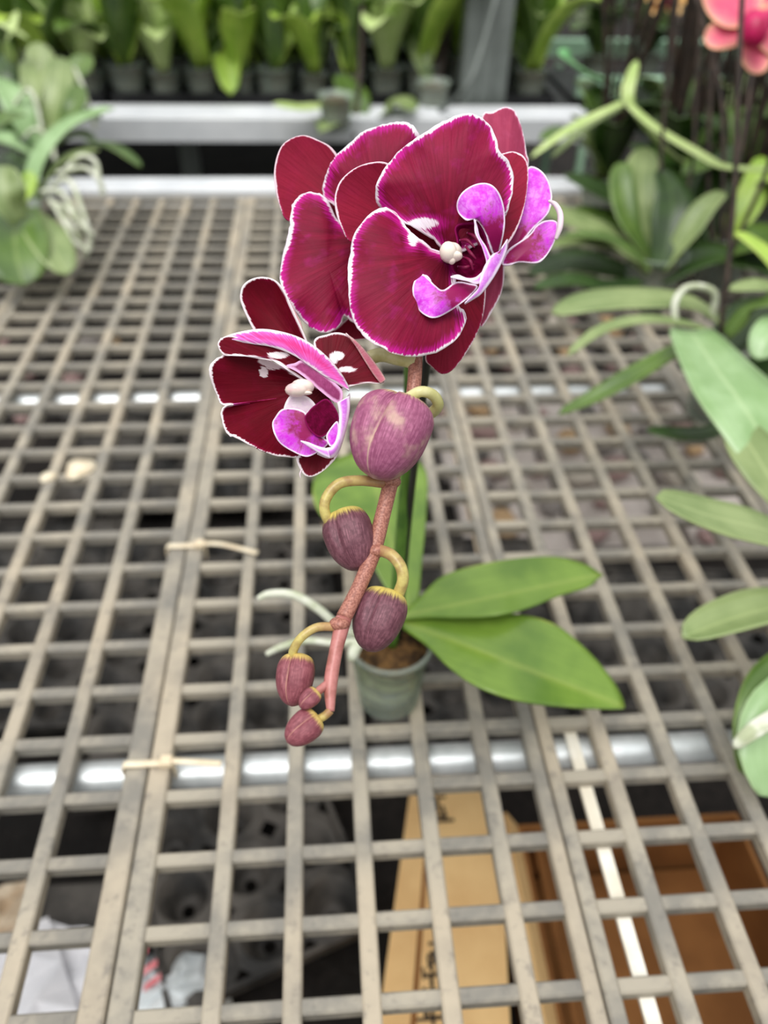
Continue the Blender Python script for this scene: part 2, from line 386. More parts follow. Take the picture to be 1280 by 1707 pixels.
# post
V, F = box_geo(.435, .545, 1.86, 1.93, .03, 1.6, .004)
V2, F2 = box_geo(.475, .505, 1.852, 1.8599, .03, 1.6)
t = thing('roof_post', (.49, 1.9, .03), 'grey steel greenhouse post rising behind the red orchid', 'post')
mk('upright', V, F, M['post'], t, False); mk('centre_flange', V2, F2, M['post'], t, False)
V, F = box_geo(.405, .575, 1.84, 1.95, .0301, .038); mk('base_plate', V, F, M['post'], t, False)
# ------------------------------------------------------------------ leaf builders
def leaf_geo(mid, w, fold=.18, upv=(0, 0, 1), n=14, th=.0016, tipw=.6, basew=.35, twist=0.):
    P = crom(mid, n); up = Vector(upv); V = []; A = []; F = []
    us = (-1, -.6, -.12, .12, .6, 1)
    prof = lambda t: max(.02, (basew + (1 - basew) * min(1, t / .45) ** .8) if t < .45 else (1 - ((t - .45) / .55) ** 2.4) ** tipw)
    for i, p in enumerate(P):
        t = i / n; tg = (P[min(i + 1, n)] - P[max(i - 1, 0)]).normalized()
        sd = tg.cross(up)
        if sd.length < .05: sd = tg.cross(Vector((0, 1, .2)))
        sd.normalize(); nm = sd.cross(tg).normalized()
        if twist:
            a = twist * t; sd, nm = sd * math.cos(a) + nm * math.sin(a), nm * math.cos(a) - sd * math.sin(a)
        hw = w * .5 * prof(t)
        for u in us:
            V.append(p + sd * hw * u + nm * hw * fold * (abs(u) ** 1.4)); A.append((t, u, 0))
    k = len(us)
    for i in range(n):
        for j in range(k - 1): F.append((i * k + j, i * k + j + 1, (i + 1) * k + j + 1, (i + 1) * k + j))
    V, F, A, mi = shell(V, F, th, A)
    return V, F, A
def leaf(name, mid, w, mat, parent, **kw):
    V, F, A = leaf_geo(mid, w, **kw); return mk(name, V, F, M[mat], parent, attrs=A)
def pleaf(parent, pts, wpx, mat, **kw):
    """leaf from its midrib: (pixel x, pixel y, camera depth) points"""
    zc = sum(p[2] for p in pts) / len(pts)
    n0 = kw.pop('name', 'leaf')
    return leaf(n0, [W(*p) for p in pts], wpx * zc / FPX, mat, parent, **kw)
def clear_pot(parent, c, rt, rb, h, core='moss', seg=24):
    x, y, z = c; w = .0012
    prof = [(rb * .2, 0.), (rb * .92, 0.), (rb, .003), (rb + (rt - rb) * .4, h * .4), (rb + (rt - rb) * .42, h * .43), (rt * .97, h * .94), (rt * 1.05, h * .95), (rt * 1.06, h),
            (rt * .96, h), (rb + (rt - rb) * .4 - w, h * .43), (rb - w, .005), (rb * .2, .004)]
    V, F = lathe(prof, c, seg); pot = mk('pot', V, F, M['pot'], parent)
    prof = [(.0005, .006), (rb * .86, .006), (rb * .88, .01), (rb * .9 + (rt - rb) * .75, h * .8), (rt * .6, h * .86), (.0005, h * .88)]
    V, F = lathe(prof, c, seg); V = [(a + random.uniform(-.0008, .0008), b, d + random.uniform(-.0015, .0015)) for a, b, d in V]
    mk('potting_medium', V, F, M[core], pot)
    return pot

# ------------------------------------------------------------------ flower builders
RINGS = (0, .1, .2, .3, .4, .5, .58, .66, .73, .8, .86, .91, .945, .97, 1.)
def T(ox, oy, s, pts): return [(ox + x / s, oy + y / s) for x, y in pts]
def seg_d(p, a, b):
    ax, ay = b[0] - a[0], b[1] - a[1]; l = ax * ax + ay * ay
    t = 0 if l == 0 else max(0, min(1, ((p[0] - a[0]) * ax + (p[1] - a[1]) * ay) / l))
    return math.hypot(p[0] - a[0] - ax * t, p[1] - a[1] - ay * t)
def patch(outline, base, depth, n=80, spots=(), wave=(0, 0), ctr=None, jag=0., dome=0.):
    """blob-shaped sheet: outline in pixels; depth(px,py) -> distance from the camera; base = where its veins start"""
    O = [(v.x, v.y) for v in crom([(x, y, 0) for x, y in outline], n, True)]
    if jag: O = [(x + random.uniform(-jag, jag), y + random.uniform(-jag, jag)) for x, y in O]
    cx = sum(p[0] for p in O) / n; cy = sum(p[1] for p in O) / n
    if ctr: cx, cy = ctr
    dirang = math.atan2(cy - base[1], cx - base[0]); V = []; A = []; F = []
    def add(x, y, r, k):
        z = depth(x, y) + wave[0] * (r ** 4) * math.sin(k / n * 2 * PI * wave[1] + .7) - dome * (1 - r * r)
        V.append(W(x, y, z))
        e = min(seg_d((x, y), O[i], O[(i + 1) % n]) for i in range(0, n)) if r < .999 else 0.
        for sx, sy, ra, rb_ in spots: e = min(e, max(0., math.hypot((x - sx) / ra, (y - sy) / rb_) - 1) * min(ra, rb_) * 1.2)
        a = math.atan2(y - base[1], x - base[0]) - dirang; a = (a + PI) % (2 * PI) - PI
        A.append((e / 100, a, math.hypot(x - base[0], y - base[1]) / 100))
    add(cx, cy, 0, 0)
    for r in RINGS[1:]:
        for k in range(n): add(cx + (O[k][0] - cx) * r, cy + (O[k][1] - cy) * r, r, k)
    for k in range(n): F.append((0, 1 + k, 1 + (k + 1) % n))
    for i in range(len(RINGS) - 2):
        for k in range(n): F.append((1 + i * n + k, 1 + (i + 1) * n + k, 1 + (i + 1) * n + (k + 1) % n, 1 + i * n + (k + 1) % n))
    return V, F, A
def loft(ca, cb, base, da, db, n=36, m=10, bulge=0.):
    """sheet stretched between two pixel curves with depths da / db (number or function of t)"""
    fa = da if callable(da) else (lambda t: da); fb = db if callable(db) else (lambda t: db)
    P = crom([(x, y, 0) for x, y in ca], n); Q = crom([(x, y, 0) for x, y in cb], n); V = []; A = []; F = []
    for i in range(n + 1):
        wd = (P[i] - Q[i]).length
        for j in range(m + 1):
            u = j / m; u2 = .5 - .5 * math.cos(PI * u); p = P[i].lerp(Q[i], u2); t = i / n
            z = fa(t) * (1 - u2) + fb(t) * u2 - bulge * 4 * u2 * (1 - u2)
            V.append(W(p.x, p.y, z))
            e = min(wd * min(u2, 1 - u2), t * n * 8, (1 - t) * n * 8)
            A.append((e / 100, math.atan2(p.y - base[1], p.x - base[0]), math.hypot(p.x - base[0], p.y - base[1]) / 100))
    for i in range(n):
        for j in range(m): F.append((i * (m + 1) + j, i * (m + 1) + j + 1, (i + 1) * (m + 1) + j + 1, (i + 1) * (m + 1) + j))
    return V, F, A
def sheet(name, geo, mat, back, parent, th=.0006):
    V, F, A, mi = shell(geo[0], geo[1], th, geo[2], CAM); return mk(name, V, F, [M[mat], M[back]], parent, mi=mi, attrs=A)
def dep(d0, ref, gx=0., gy=0., k=0.):
    """distance field: value at ref, slope per 100 px, curvature per (100 px)^2"""
    return lambda x, y: d0 + gx * (x - ref[0]) / 100 + gy * (y - ref[1]) / 100 + k * ((x - ref[0]) ** 2 + (y - ref[1]) ** 2) / 1e4
def blob(c, r, sc=(1, 1, 1), seg=16, rings=10):
    """small rounded lump facing the camera"""
    V = []; F = []
    for i in range(rings + 1):
        ph = PI * i / rings
        for k in range(seg):
            th = 2 * PI * k / seg
            V.append(c + RT * (r * sc[0] * math.sin(ph) * math.cos(th)) + DN * (r * sc[1] * math.sin(ph) * math.sin(th)) - FW * (r * sc[2] * math.cos(ph)))
    for i in range(rings):
        for k in range(seg): F.append((i * seg + k, i * seg + (k + 1) % seg, (i + 1) * seg + (k + 1) % seg, (i + 1) * seg + k))
    return V, F

# ------------------------------------------------------------------ the orchid in the middle
POT = Vector((.1275, .129, .0005))
orchid = thing('potted_orchid', POT, 'small potted orchid with dark crimson white-edged flowers and drooping buds', 'orchid')
clear_pot(orchid, POT, .033, .0255, .077, 'moss', 40)
V, F = lathe([(.0005, .07), (.014, .0695), (.024, .067), (.029, .062)], POT, 30)
V = [(a + random.uniform(-.001, .001), b + random.uniform(-.001, .001), c + random.uniform(-.001, .003)) for a, b, c in V]
mk('bark_chips', V, F, M['bark'], orchid)
# stake and spike
tube_obj('support_stake', [POT + Vector((.006, .004, .03)), POT + Vector((.009, .0, .2)), W(709, 620, .422), W(712, 585, .415)], .0024, M['stake'], orchid)
tube_obj('lower_stem', [POT + Vector((.001, -.002, .07)), POT + Vector((.0035, -.001, .16)), POT + Vector((.006, -.001, .26)), POT + Vector((.004, -.012, .335)), W(702, 380, .385)], [.0042, .0042, .004, .004, .0036], M['stem_green'], orchid, 14)
sp = [W(702, 380, .385), W(694, 470, .368), W(691, 560, .36), W(692, 610, .356), W(688, 660, .354),
      W(676, 730, .352), W(655, 792, .348), W(640, 850, .344), W(622, 920, .338), W(600, 975, .332), W(573, 1030, .326)]
spike = tube_obj('flower_spike', sp, [.0036, .0034, .0032, .0032, .0032, .0033, .0034, .0034, .0035, .0032, .0034], M['spike'], orchid, 14)
tube_obj('spike_tip', [W(573, 1030, .326), W(560, 1085, .321), W(551, 1140, .316), W(551, 1186, .312)], [.0034, .0028, .0028, .0016], M['tipstem'], spike, 14)
for x, y, z in ((690, 692, .3535), (652, 803, .347), (627, 918, .3375), (566, 1040, .3245)):
    V, F = blob(W(x, y, z), .0044, (1, .7, 1)); mk('node', V, F, M['spike'], spike)
# leaves of the middle orchid
def leafpatch(outline, a, b, z0, z1, fold, name='leaf', mat='leaf_main'):
    """leaf lying over the bench: midrib pixel a -> b, height z0 -> z1, raised margins"""
    n = 72; O = crom([(x, y, 0) for x, y in outline], n, True); ax = Vector((b[0] - a[0], b[1] - a[1])); L = ax.length; ax.normalize(); pe = Vector((-ax.y, ax.x))
    cx = (a[0] + b[0]) / 2; cy = (a[1] + b[1]) / 2; V = []; A = []; F = []
    hw = max(abs((p.x - a[0]) * pe.x + (p.y - a[1]) * pe.y) for p in O)
    rr = (0, .2, .4, .6, .8, .93, 1)
    def add(x, y):
        t = ((x - a[0]) * ax.x + (y - a[1]) * ax.y) / L; u = ((x - a[0]) * pe.x + (y - a[1]) * pe.y) / hw
        tt = max(0, min(1, t)); z = z0 + (z1 - z0) * tt + .018 * math.sin(PI * tt) + fold * abs(u) ** 1.3
        V.append(G(x, y, z)); A.append((t, u, 0))
    add(cx, cy)
    for r in rr[1:]:
        for p in O: add(cx + (p.x - cx) * r, cy + (p.y - cy) * r)
    for k in range(n): F.append((0, 1 + k, 1 + (k + 1) % n))
    for i in range(len(rr) - 2):
        for k in range(n): F.append((1 + i * n + k, 1 + (i + 1) * n + k, 1 + (i + 1) * n + (k + 1) % n, 1 + i * n + (k + 1) % n))
    V, F, A, mi = shell(V, F, .0018, A, CAM); return mk(name, V, F, M[mat], orchid, attrs=A)
leafpatch([(660, 1035), (690, 1018), (770, 1020), (850, 1022), (920, 1038), (975, 1080), (1015, 1125), (1034, 1155), (1041, 1174), (1041, 1180), (1034, 1181), (1010, 1181), (950, 1178), (870, 1168), (800, 1145), (750, 1112), (712, 1075), (680, 1052)], (670, 1035), (1042, 1178), .085, .062, .010)
leafpatch([(665, 1030), (700, 995), (735, 962), (790, 943), (860, 931), (925, 928), (975, 940), (1000, 955), (1005, 958), (999, 962), (980, 977), (930, 992), (885, 1010), (830, 1024), (770, 1028), (710, 1028)], (675, 1025), (1003, 957), .088, .10, .008)
leafpatch([(682, 1030), (655, 1000), (632, 960), (600, 905), (548, 872), (522, 832), (528, 788), (565, 762), (620, 750), (675, 758), (710, 785), (710, 860), (704, 930), (698, 1000), (694, 1025)], (684, 1025), (612, 755), .085, .10, .006)
# roots
for pts, r in (([(600, 1062, .6), (560, 1040, .58), (530, 1015, .575), (490, 992, .575), (450, 990, .58), (430, 998, .58)], [.003, .003, .0032, .0032, .003, .002]),
               ([(600, 1068, .59), (560, 1072, .585), (510, 1068, .585), (470, 1078, .59), (445, 1090, .595)], [.0026, .0026, .0026, .0026, .002]),
               ([(612, 1060, .59), (596, 1075, .583), (588, 1092, .58), (586, 1100, .585)], [.003, .004, .004, .002])):
    tube_obj('aerial_root', [W(*p) for p in pts], r, M['root'], orchid, 10)

# buds
def bud(a, b, za, zb, wpx, mat, ped, pr, pmat='pedicel', rot=0., label=None, prof=None, groove=.3):
    A0, B0 = W(a[0], a[1], za), W(b[0], b[1], zb); ax = (B0 - A0); L = ax.length; ax.normalize()
    s = ax.cross(FW).normalized(); q = s.cross(ax).normalized()
    R = wpx * (za + zb) / 2 / FPX / 2; n, seg = 26, 48; V = []; F = []; A = []
    prof = prof or [(0, .0), (.01, .4), (.08, .78), (.25, .99), (.45, 1.), (.66, .9), (.83, .68), (.95, .38), (1, .0)]
    PR = crom([(t, r, 0) for t, r in prof], n)
    for i, v in enumerate(PR):
        t = max(0, min(1, v.x)); r = max(0, v.y)
        for k in range(seg):
            th = 2 * PI * k / seg + rot; g = abs(math.sin(1.5 * th)); gr = 1 - groove * math.exp(-(g / .15) ** 2) * (1.25 * max(0, 1 - t * 1.35) + .22 * math.sin(PI * t)) - .05 * math.cos(3 * th)
            V.append(A0 + ax * (L * t) + (s * math.cos(th) + q * math.sin(th)) * (R * r * gr + 1e-6)); A.append((t, th, g))
    for i in range(n):
        for k in range(seg): F.append((i * seg + k, i * seg + (k + 1) % seg, (i + 1) * seg + (k + 1) % seg, (i + 1) * seg + k))
    o = mk('bud', V, F, M[mat], orchid, attrs=A)
    if label: o['label'] = label
    P = [W(*p) for p in ped]; tube_obj('pedicel', P, [pr * p[2] / FPX for p in ped], M[pmat], o, 12, len(ped) * 6)
    return o
bud((676, 664), (622, 798), .338, .332, 134, 'bud_big', [(694, 694, .352), (716, 690, .346), (730, 676, .34), (722, 659, .336), (700, 653, .334), (674, 668, .337)], 9.5, 'pedicel_pale', 3.5, 'large plump mauve bud with pale seams', [(0, .0), (.005, .36), (.05, .72), (.18, .96), (.38, 1.), (.6, .93), (.8, .72), (.94, .42), (1, .0)], .5)
bud((572, 850), (600, 951), .345, .337, 84, 'bud', [(640, 805, .346), (600, 801, .342), (566, 806, .34), (545, 828, .339), (541, 852, .339), (553, 878, .341)], 9, 'pedicel', 1.5)
bud((650, 984), (612, 1086), .337, .328, 86, 'bud', [(632, 917, .337), (652, 925, .333), (668, 945, .331), (671, 970, .331), (660, 998, .334)], 10, 'pedicel', .3)
bud((499, 1090), (486, 1178), .326, .318, 64, 'bud_small', [(560, 1045, .324), (528, 1046, .322), (503, 1062, .321), (489, 1084, .322), (489, 1100, .324)], 7.5, 'pedicel', 1.2)
bud((530, 1152), (500, 1180), .312, .309, 31, 'bud_small', [(548, 1138, .316), (538, 1146, .314), (524, 1158, .311)], 7, 'tipstem', .4)
bud((531, 1194), (478, 1238), .313, .308, 54, 'bud_small', [(551, 1184, .312), (540, 1194, .312), (520, 1204, .3125)], 7, 'pedicel', 2.2)

def flower(base, zb, ped, pr, label):
    """returns the flower part: its receptacle and stalk as one mesh"""
    P = [W(*p) for p in ped]; V, F, _ = tube(P, [pr * p[2] / FPX for p in ped], 12); g2 = blob(W(base[0], base[1], zb), 13 * zb / FPX)
    V, F = join_geo([(V, F), g2]); o = mk('flower', V, F, M['pedicel_pale'], orchid); o['label'] = label; return o
t3 = lambda p: T(560, 160, 3.2, p)
t1 = lambda p: T(330, 160, 2.0, p)
t2 = lambda p: T(330, 440, 2.977, p)

# ---- flower A: the big open front flower
cA = (745, 425)
fA = flower((750, 428), .360, [(694, 470, .368), (715, 455, .372), (738, 436, .368), (750, 428, .362)], 9, 'large open crimson flower facing front')
sheet('petal', patch(t3([(590, 840), (520, 770), (420, 705), (310, 655), (225, 585), (208, 500), (238, 420), (290, 345), (370, 265), (450, 212), (530, 158), (610, 118), (690, 92), (765, 112), (825, 160), (855, 230), (870, 290), (920, 345), (948, 430), (940, 520), (908, 630), (860, 710), (780, 780), (680, 830)]),
      cA, dep(.352, cA, -.002, .002, -.0011), 96, [(706, 372, 13, 5)], (.0026, 7), jag=.9, dome=.007), 'petal', 'petal_back', fA)
sheet('petal', patch(t3([(600, 850), (520, 815), (462, 770), (405, 730), (365, 680), (325, 622), (262, 594), (190, 622), (120, 698), (82, 775), (78, 840), (62, 920), (66, 1030), (72, 1120), (98, 1210), (150, 1285), (230, 1335), (320, 1378), (400, 1392), (500, 1380), (580, 1345), (655, 1280), (694, 1200), (688, 1150), (655, 1115), (640, 1000), (640, 900)]),
      cA, dep(.350, cA, .003, -.003, -.0012), 96, [(689, 397, 6, 8)], (.0024, 6), jag=.9, dome=.008), 'petal', 'petal_back', fA)
sheet('sepal', patch(t3([(280, 362), (190, 356), (100, 388), (30, 448), (2, 510), (-4, 570), (8, 640), (38, 712), (75, 772), (200, 830), (380, 850), (560, 860), (600, 800), (500, 640), (390, 450)]),
      cA, dep(.3585, cA, .0, 0, -.0012), 80, dome=-.005), 'sepal', 'petal_back', fA)
sheet('sepal', patch(t3([(870, 330), (905, 303), (950, 297), (1002, 322), (1024, 380), (1022, 480), (1002, 600), (970, 700), (920, 785), (840, 850), (720, 880), (620, 850), (700, 740), (800, 640), (850, 480)]),
      cA, dep(.3575, cA, .004, 0, .001), 80), 'sepal', 'petal_back', fA)
sheet('sepal', patch(t3([(475, 1400), (510, 1445), (565, 1484), (622, 1462), (682, 1390), (742, 1290), (782, 1180), (798, 1060), (790, 960), (720, 870), (620, 840), (560, 950), (540, 1100), (500, 1280)]),
      cA, dep(.3595, cA, .002, .004, .0004), 80, dome=.003), 'sepal', 'petal_back', fA)
lipA = sheet('lip', patch(t3([(640, 700), (700, 680), (760, 690), (800, 760), (815, 850), (800, 930), (740, 970), (660, 965), (620, 920), (630, 850), (650, 780)]), (740, 420), dep(.3445, (790, 415), -.004, 0, -.006), 60, dome=-.006), 'lip_dark', 'lip', fA)
sheet('lip_lobe', patch(t3([(652, 625), (643, 575), (668, 520), (720, 480), (780, 463), (832, 475), (872, 520), (896, 590), (902, 680), (888, 770), (862, 858), (835, 840), (800, 745), (772, 692), (742, 662), (695, 662)]), (823, 400), dep(.3375, (800, 345), .004, .004, .010), 72, (), (.0014, 5), dome=.002), 'lip', 'lip_ridge', fA)
sheet('lip_lobe', patch(t3([(465, 950), (428, 968), (408, 1020), (414, 1080), (440, 1142), (490, 1178), (540, 1183), (600, 1154), (662, 1112), (712, 1070), (757, 1016), (705, 998), (640, 992), (572, 1034), (532, 1012), (497, 978)]), (772, 472), dep(.3365, (740, 500), .002, -.003, .008), 72, (), (.0014, 5), dome=.002), 'lip', 'lip_ridge', fA)
sheet('lip_ridge', loft(t3([(742, 655), (756, 700), (768, 750), (800, 800), (838, 868), (880, 810), (912, 762)]), t3([(740, 660), (740, 730), (775, 800), (798, 870), (806, 905), (860, 860), (914, 775)]), (815, 420), .337, .336, 30, 6, .0008), 'lip_ridge', 'lip', fA)
sheet('lip_ridge', loft(t3([(914, 765), (912, 820), (885, 890), (840, 972), (780, 1052), (735, 1085), (688, 1113)]), t3([(868, 850), (840, 840), (800, 890), (775, 945), (765, 985), (758, 1025), (700, 1085)]), (815, 420), .334, .333, 30, 6, .0012), 'lip_ridge', 'lip', fA)
sheet('lip_ridge', loft(t3([(610, 962), (650, 952), (700, 970), (745, 965), (790, 925)]), t3([(612, 970), (650, 980), (700, 990), (750, 1005), (800, 985)]), (815, 420), .335, .334, 24, 6, .0008), 'lip_ridge', 'lip', fA)
for cv in ([(690, 800, .345), (720, 840, .342), (745, 870, .342)], [(650, 910, .344), (690, 915, .341), (735, 900, .342)], [(680, 860, .344), (715, 880, .340), (730, 930, .341)], [(700, 730, .346), (740, 750, .343), (770, 800, .343)], [(660, 770, .346), (700, 770, .344), (740, 810, .343)]):
    tube_obj('crest', [W(*t3([(x, y)])[0], z) for x, y, z in cv], [.0004, .0008, .0004], M['lip_mauve'], lipA, 8)
V, F = join_geo([blob(W(747, 420, .336), .0039, (.95, 1.1, 1.2)), blob(W(757, 427, .3363), .0031, (1.15, .7, 1.1)), blob(W(753, 433, .3362), .0022, (.8, .9, 1)), blob(W(752, 422, .344), .004, (1.2, 1, 2.))]); mk('column', V, F, M['column'], fA)

# ---- flower B: behind A on the left
cB = (612, 385)
fB = flower((640, 395), .388, [(696, 420, .379), (680, 405, .388), (655, 398, .392), (640, 395, .389)], 9, 'crimson flower half hidden behind the front flower')
sheet('petal', patch(t1([(416, 330), (424, 268), (455, 204), (510, 153), (560, 114), (640, 90), (702, 90), (735, 126), (760, 200), (750, 300), (700, 400), (640, 480), (580, 470), (510, 410), (450, 362)]), (640, 395), dep(.381, cB, -.002, .002, -.001), 90, (), (.0022, 6), jag=.9, dome=.006), 'petal', 'petal_back', fB)
sheet('petal', patch(t1([(318, 355), (350, 326), (392, 322), (432, 345), (470, 420), (520, 440), (600, 460), (640, 500), (610, 600), (570, 700), (530, 760), (488, 735), (474, 768), (425, 789), (372, 772), (335, 732), (300, 690), (273, 612), (283, 530), (303, 450), (308, 400)]), (640, 395), dep(.378, cB, .002, -.002, -.0012), 90, (), (.0022, 6), jag=.9, ctr=(545, 440), dome=.007), 'petal', 'petal_back', fB)
sheet('sepal', patch(t1([(272, 180), (300, 148), (350, 131), (402, 148), (455, 184), (520, 300), (600, 440), (620, 490), (540, 480), (420, 440), (305, 417), (275, 370), (258, 300), (256, 240)]), (640, 395), dep(.3885, cB, .002, 0, -.001), 80, dome=-.004), 'sepal', 'petal_back', fB)
sheet('sepal', patch(t1([(440, 788), (470, 770), (540, 690), (600, 560), (640, 480), (690, 520), (680, 640), (640, 740), (590, 795), (540, 812), (490, 806)]), (640, 395), dep(.389, cB, .0, .001, 0), 70), 'sepal', 'petal_back', fB)
sheet('sepal', patch(t1([(620, 480), (640, 380), (720, 300), (830, 280), (900, 330), (880, 420), (800, 490), (700, 520)]), (640, 395), dep(.3895, cB, .001, 0, 0), 70), 'sepal', 'petal_back', fB)
sheet('lip', patch(t1([(620, 470), (660, 420), (710, 430), (740, 480), (720, 530), (660, 540), (620, 510)]), (640, 395), dep(.374, (670, 400), -.002, 0, .004), 50), 'lip', 'lip_ridge', fB)

# ---- flower C: turned to the right behind A
cC = (850, 400)
fC = flower((838, 390), .382, [(703, 390, .383), (760, 380, .396), (810, 386, .394), (838, 390, .384)], 8, 'crimson flower turned away to the right')
sheet('sepal', patch(t3([(778, 118), (840, 83), (900, 58), (948, 73), (978, 130), (1004, 220), (1018, 310), (1028, 352), (1010, 480), (960, 640), (880, 740), (830, 640), (800, 400)]), (838, 390), dep(.384, cC, .006, -.001, .001), 80, dome=.004), 'petal_back', 'sepal', fC)
sheet('sepal', patch(t3([(900, 900), (896, 980), (878, 1060), (840, 1135), (796, 1210), (768, 1228), (720, 1150), (730, 1000), (800, 850), (880, 760), (920, 800)]), (838, 390), dep(.383, cC, .004, .002, .001), 80), 'petal_back', 'sepal', fC)
sheet('petal', patch(t3([(700, 420), (820, 330), (930, 380), (980, 520), (960, 680), (900, 800), (800, 840), (700, 760), (640, 580)]), (838, 390), dep(.389, cC, .006, 0, .0), 70), 'petal_back', 'petal', fC)
sheet('petal', patch(t3([(860, 780), (800, 760), (700, 800), (620, 900), (600, 1040), (660, 1130), (780, 1100), (860, 1000), (895, 880)]), (838, 390), dep(.390, cC, .004, 0, .0), 70), 'petal_back', 'petal', fC)
sheet('lip', patch(t3([(1030, 378), (1080, 388), (1125, 436), (1152, 520), (1142, 600), (1108, 655), (1060, 700), (1000, 770), (950, 830), (905, 850), (930, 700), (960, 560), (1000, 440)]), (866, 412), dep(.372, cC, -.006, .0, .003), 72, (), (.001, 5)), 'lip', 'lip_ridge', fC)
sheet('lip_lobe', patch(t3([(885, 898), (905, 840), (960, 790), (1030, 740), (1070, 690), (1120, 665), (1166, 664), (1184, 690), (1172, 762), (1142, 826), (1102, 874), (1060, 893), (980, 888), (930, 900)]), (866, 412), dep(.367, cC, -.004, .0, .003), 72, (), (.001, 5)), 'lip', 'lip_ridge', fC)
tube_obj('lip_tendril', [W(*t3([(x, y)])[0], z) for x, y, z in ((1135, 560, .366), (1170, 580, .364), (1196, 630, .362), (1194, 700, .361), (1172, 765, .362))], [.0006, .0012, .0014, .0014, .0008], M['lip_white'], fC, 8)

# ---- flower D: cupped flower at lower left
cD = (505, 650)
fD = flower((545, 640), .352, [(692, 604, .356), (665, 598, .357), (630, 592, .36), (590, 612, .360), (545, 640, .354)], 12, 'cupped dark crimson flower at lower left')
sheet('sepal', patch(t2([(213, 145), (225, 108), (262, 79), (320, 67), (382, 84), (425, 135), (470, 230), (520, 340), (560, 440), (600, 560), (520, 560), (400, 470), (300, 360), (245, 260), (215, 185)]), (545, 640), dep(.360, cD, 0, .002, -.001), 80, dome=-.005), 'petal_shaded', 'fold_pale', fD)
sheet('sepal_fold', loft(t2([(405, 105), (440, 160), (480, 235), (508, 290), (522, 358)]), t2([(400, 104), (425, 170), (455, 250), (490, 320), (512, 356)]), (500, 640), .3585, .3595, 24, 5), 'fold_pale', 'petal_shaded', fD)
sheet('petal', patch(t2([(98, 405), (112, 372), (160, 355), (230, 375), (330, 395), (440, 425), (540, 470), (620, 540), (640, 600), (560, 600), (470, 540), (400, 490), (300, 470), (200, 455), (128, 452)]), (545, 640), dep(.343, cD, .0, .006, .0), 80, [(464, 592, 12, 4)]), 'petal_shaded', 'fold_pink', fD)
sheet('petal_fold', loft(t2([(108, 372), (180, 343), (300, 322), (400, 332), (500, 362), (580, 408), (650, 468), (710, 540), (752, 612)]), t2([(112, 374), (190, 386), (270, 398), (370, 414), (470, 452), (550, 505), (630, 560), (690, 596), (748, 632)]), (520, 620), lambda t: .346 - .004 * math.sin(PI * t), lambda t: .340 - .003 * math.sin(PI * t), 40, 10, .0035), 'fold_pink', 'petal_shaded', fD)
sheet('petal', patch(t2([(130, 452), (200, 438), (290, 443), (345, 478), (430, 520), (540, 580), (660, 660), (680, 760), (640, 880), (560, 950), (500, 960), (400, 952), (300, 917), (200, 862), (148, 842), (118, 760), (130, 712), (172, 697), (116, 690), (98, 655), (73, 600), (60, 540), (73, 490)]), (545, 640), dep(.352, cD, .004, -.001, -.0035), 96, [(447, 603, 12, 5), (456, 610, 10, 5), (440, 622, 4, 6)], (.0015, 5), jag=.8, ctr=(470, 665), dome=-.005), 'petal_shaded', 'fold_pink', fD)
sheet('sepal', patch(t2([(575, 382), (640, 350), (700, 340), (762, 363), (822, 420), (884, 505), (928, 575), (905, 593), (830, 592), (750, 610), (680, 640), (620, 620), (600, 500)]), (545, 640), dep(.355, (600, 600), .002, -.004, .001), 80, [(562, 593, 8, 5), (556, 600, 4, 5), (579, 616, 9, 3)]), 'petal_shaded', 'fold_pale', fD)
sheet('sepal_fold', loft(t2([(735, 348), (790, 385), (850, 452), (900, 520), (932, 572)]), t2([(730, 346), (775, 400), (825, 480), (870, 550), (905, 594)]), (560, 620), .352, .353, 24, 5, .001), 'fold_pale', 'petal_shaded', fD)
sheet('sepal', patch(t2([(488, 962), (540, 930), (620, 860), (700, 740), (752, 640), (752, 720), (740, 800), (722, 870), (692, 952), (640, 1012), (592, 1046), (548, 1056), (515, 1032)]), (545, 640), dep(.349, cD, .002, -.001, 0), 72), 'petal_shaded', 'lip_ridge', fD)
lipD = sheet('lip', patch(t2([(368, 792), (384, 758), (415, 722), (470, 715), (530, 735), (560, 790), (610, 850), (645, 880), (640, 902), (600, 932), (540, 957), (470, 932), (408, 892), (378, 842)]), (520, 700), dep(.336, (500, 720), .002, .002, .004), 72, (), (.0008, 5)), 'lip', 'lip_ridge', fD)
sheet('lip_lobe', patch(t2([(425, 720), (455, 655), (500, 650), (545, 660), (585, 705), (555, 735), (500, 770), (450, 760)]), (520, 670), dep(.3375, (500, 680), 0, .004, 0), 50), 'lip_white', 'lip_white', fD)
sheet('lip_lobe', patch(t2([(528, 768), (545, 735), (580, 700), (640, 670), (692, 735), (694, 790), (655, 832), (605, 860), (555, 825)]), (520, 670), dep(.3345, (530, 700), .002, .004, 0), 60), 'lip_dark', 'lip_dark', fD)
sheet('lip_lobe', patch(t2([(636, 860), (650, 825), (690, 780), (700, 830), (685, 890), (655, 905)]), (520, 670), dep(.3335, (550, 720), .002, .002, 0), 40), 'lip', 'lip', fD)
sheet('lip_ridge', loft(t2([(752, 655), (754, 720), (738, 812), (712, 900), (680, 955), (640, 965), (590, 945)]), t2([(690, 688), (700, 740), (696, 810), (684, 870), (664, 905), (640, 912), (600, 925)]), (545, 690), .334, .332, 36, 7, .0015), 'lip_ridge', 'lip', fD)
sheet('lip_ridge', loft(t2([(510, 875), (550, 885), (600, 905), (645, 915)]), t2([(512, 885), (560, 915), (610, 945), (655, 965)]), (545, 690), .3315, .3315, 24, 6, .0008), 'lip_ridge', 'lip', fD)
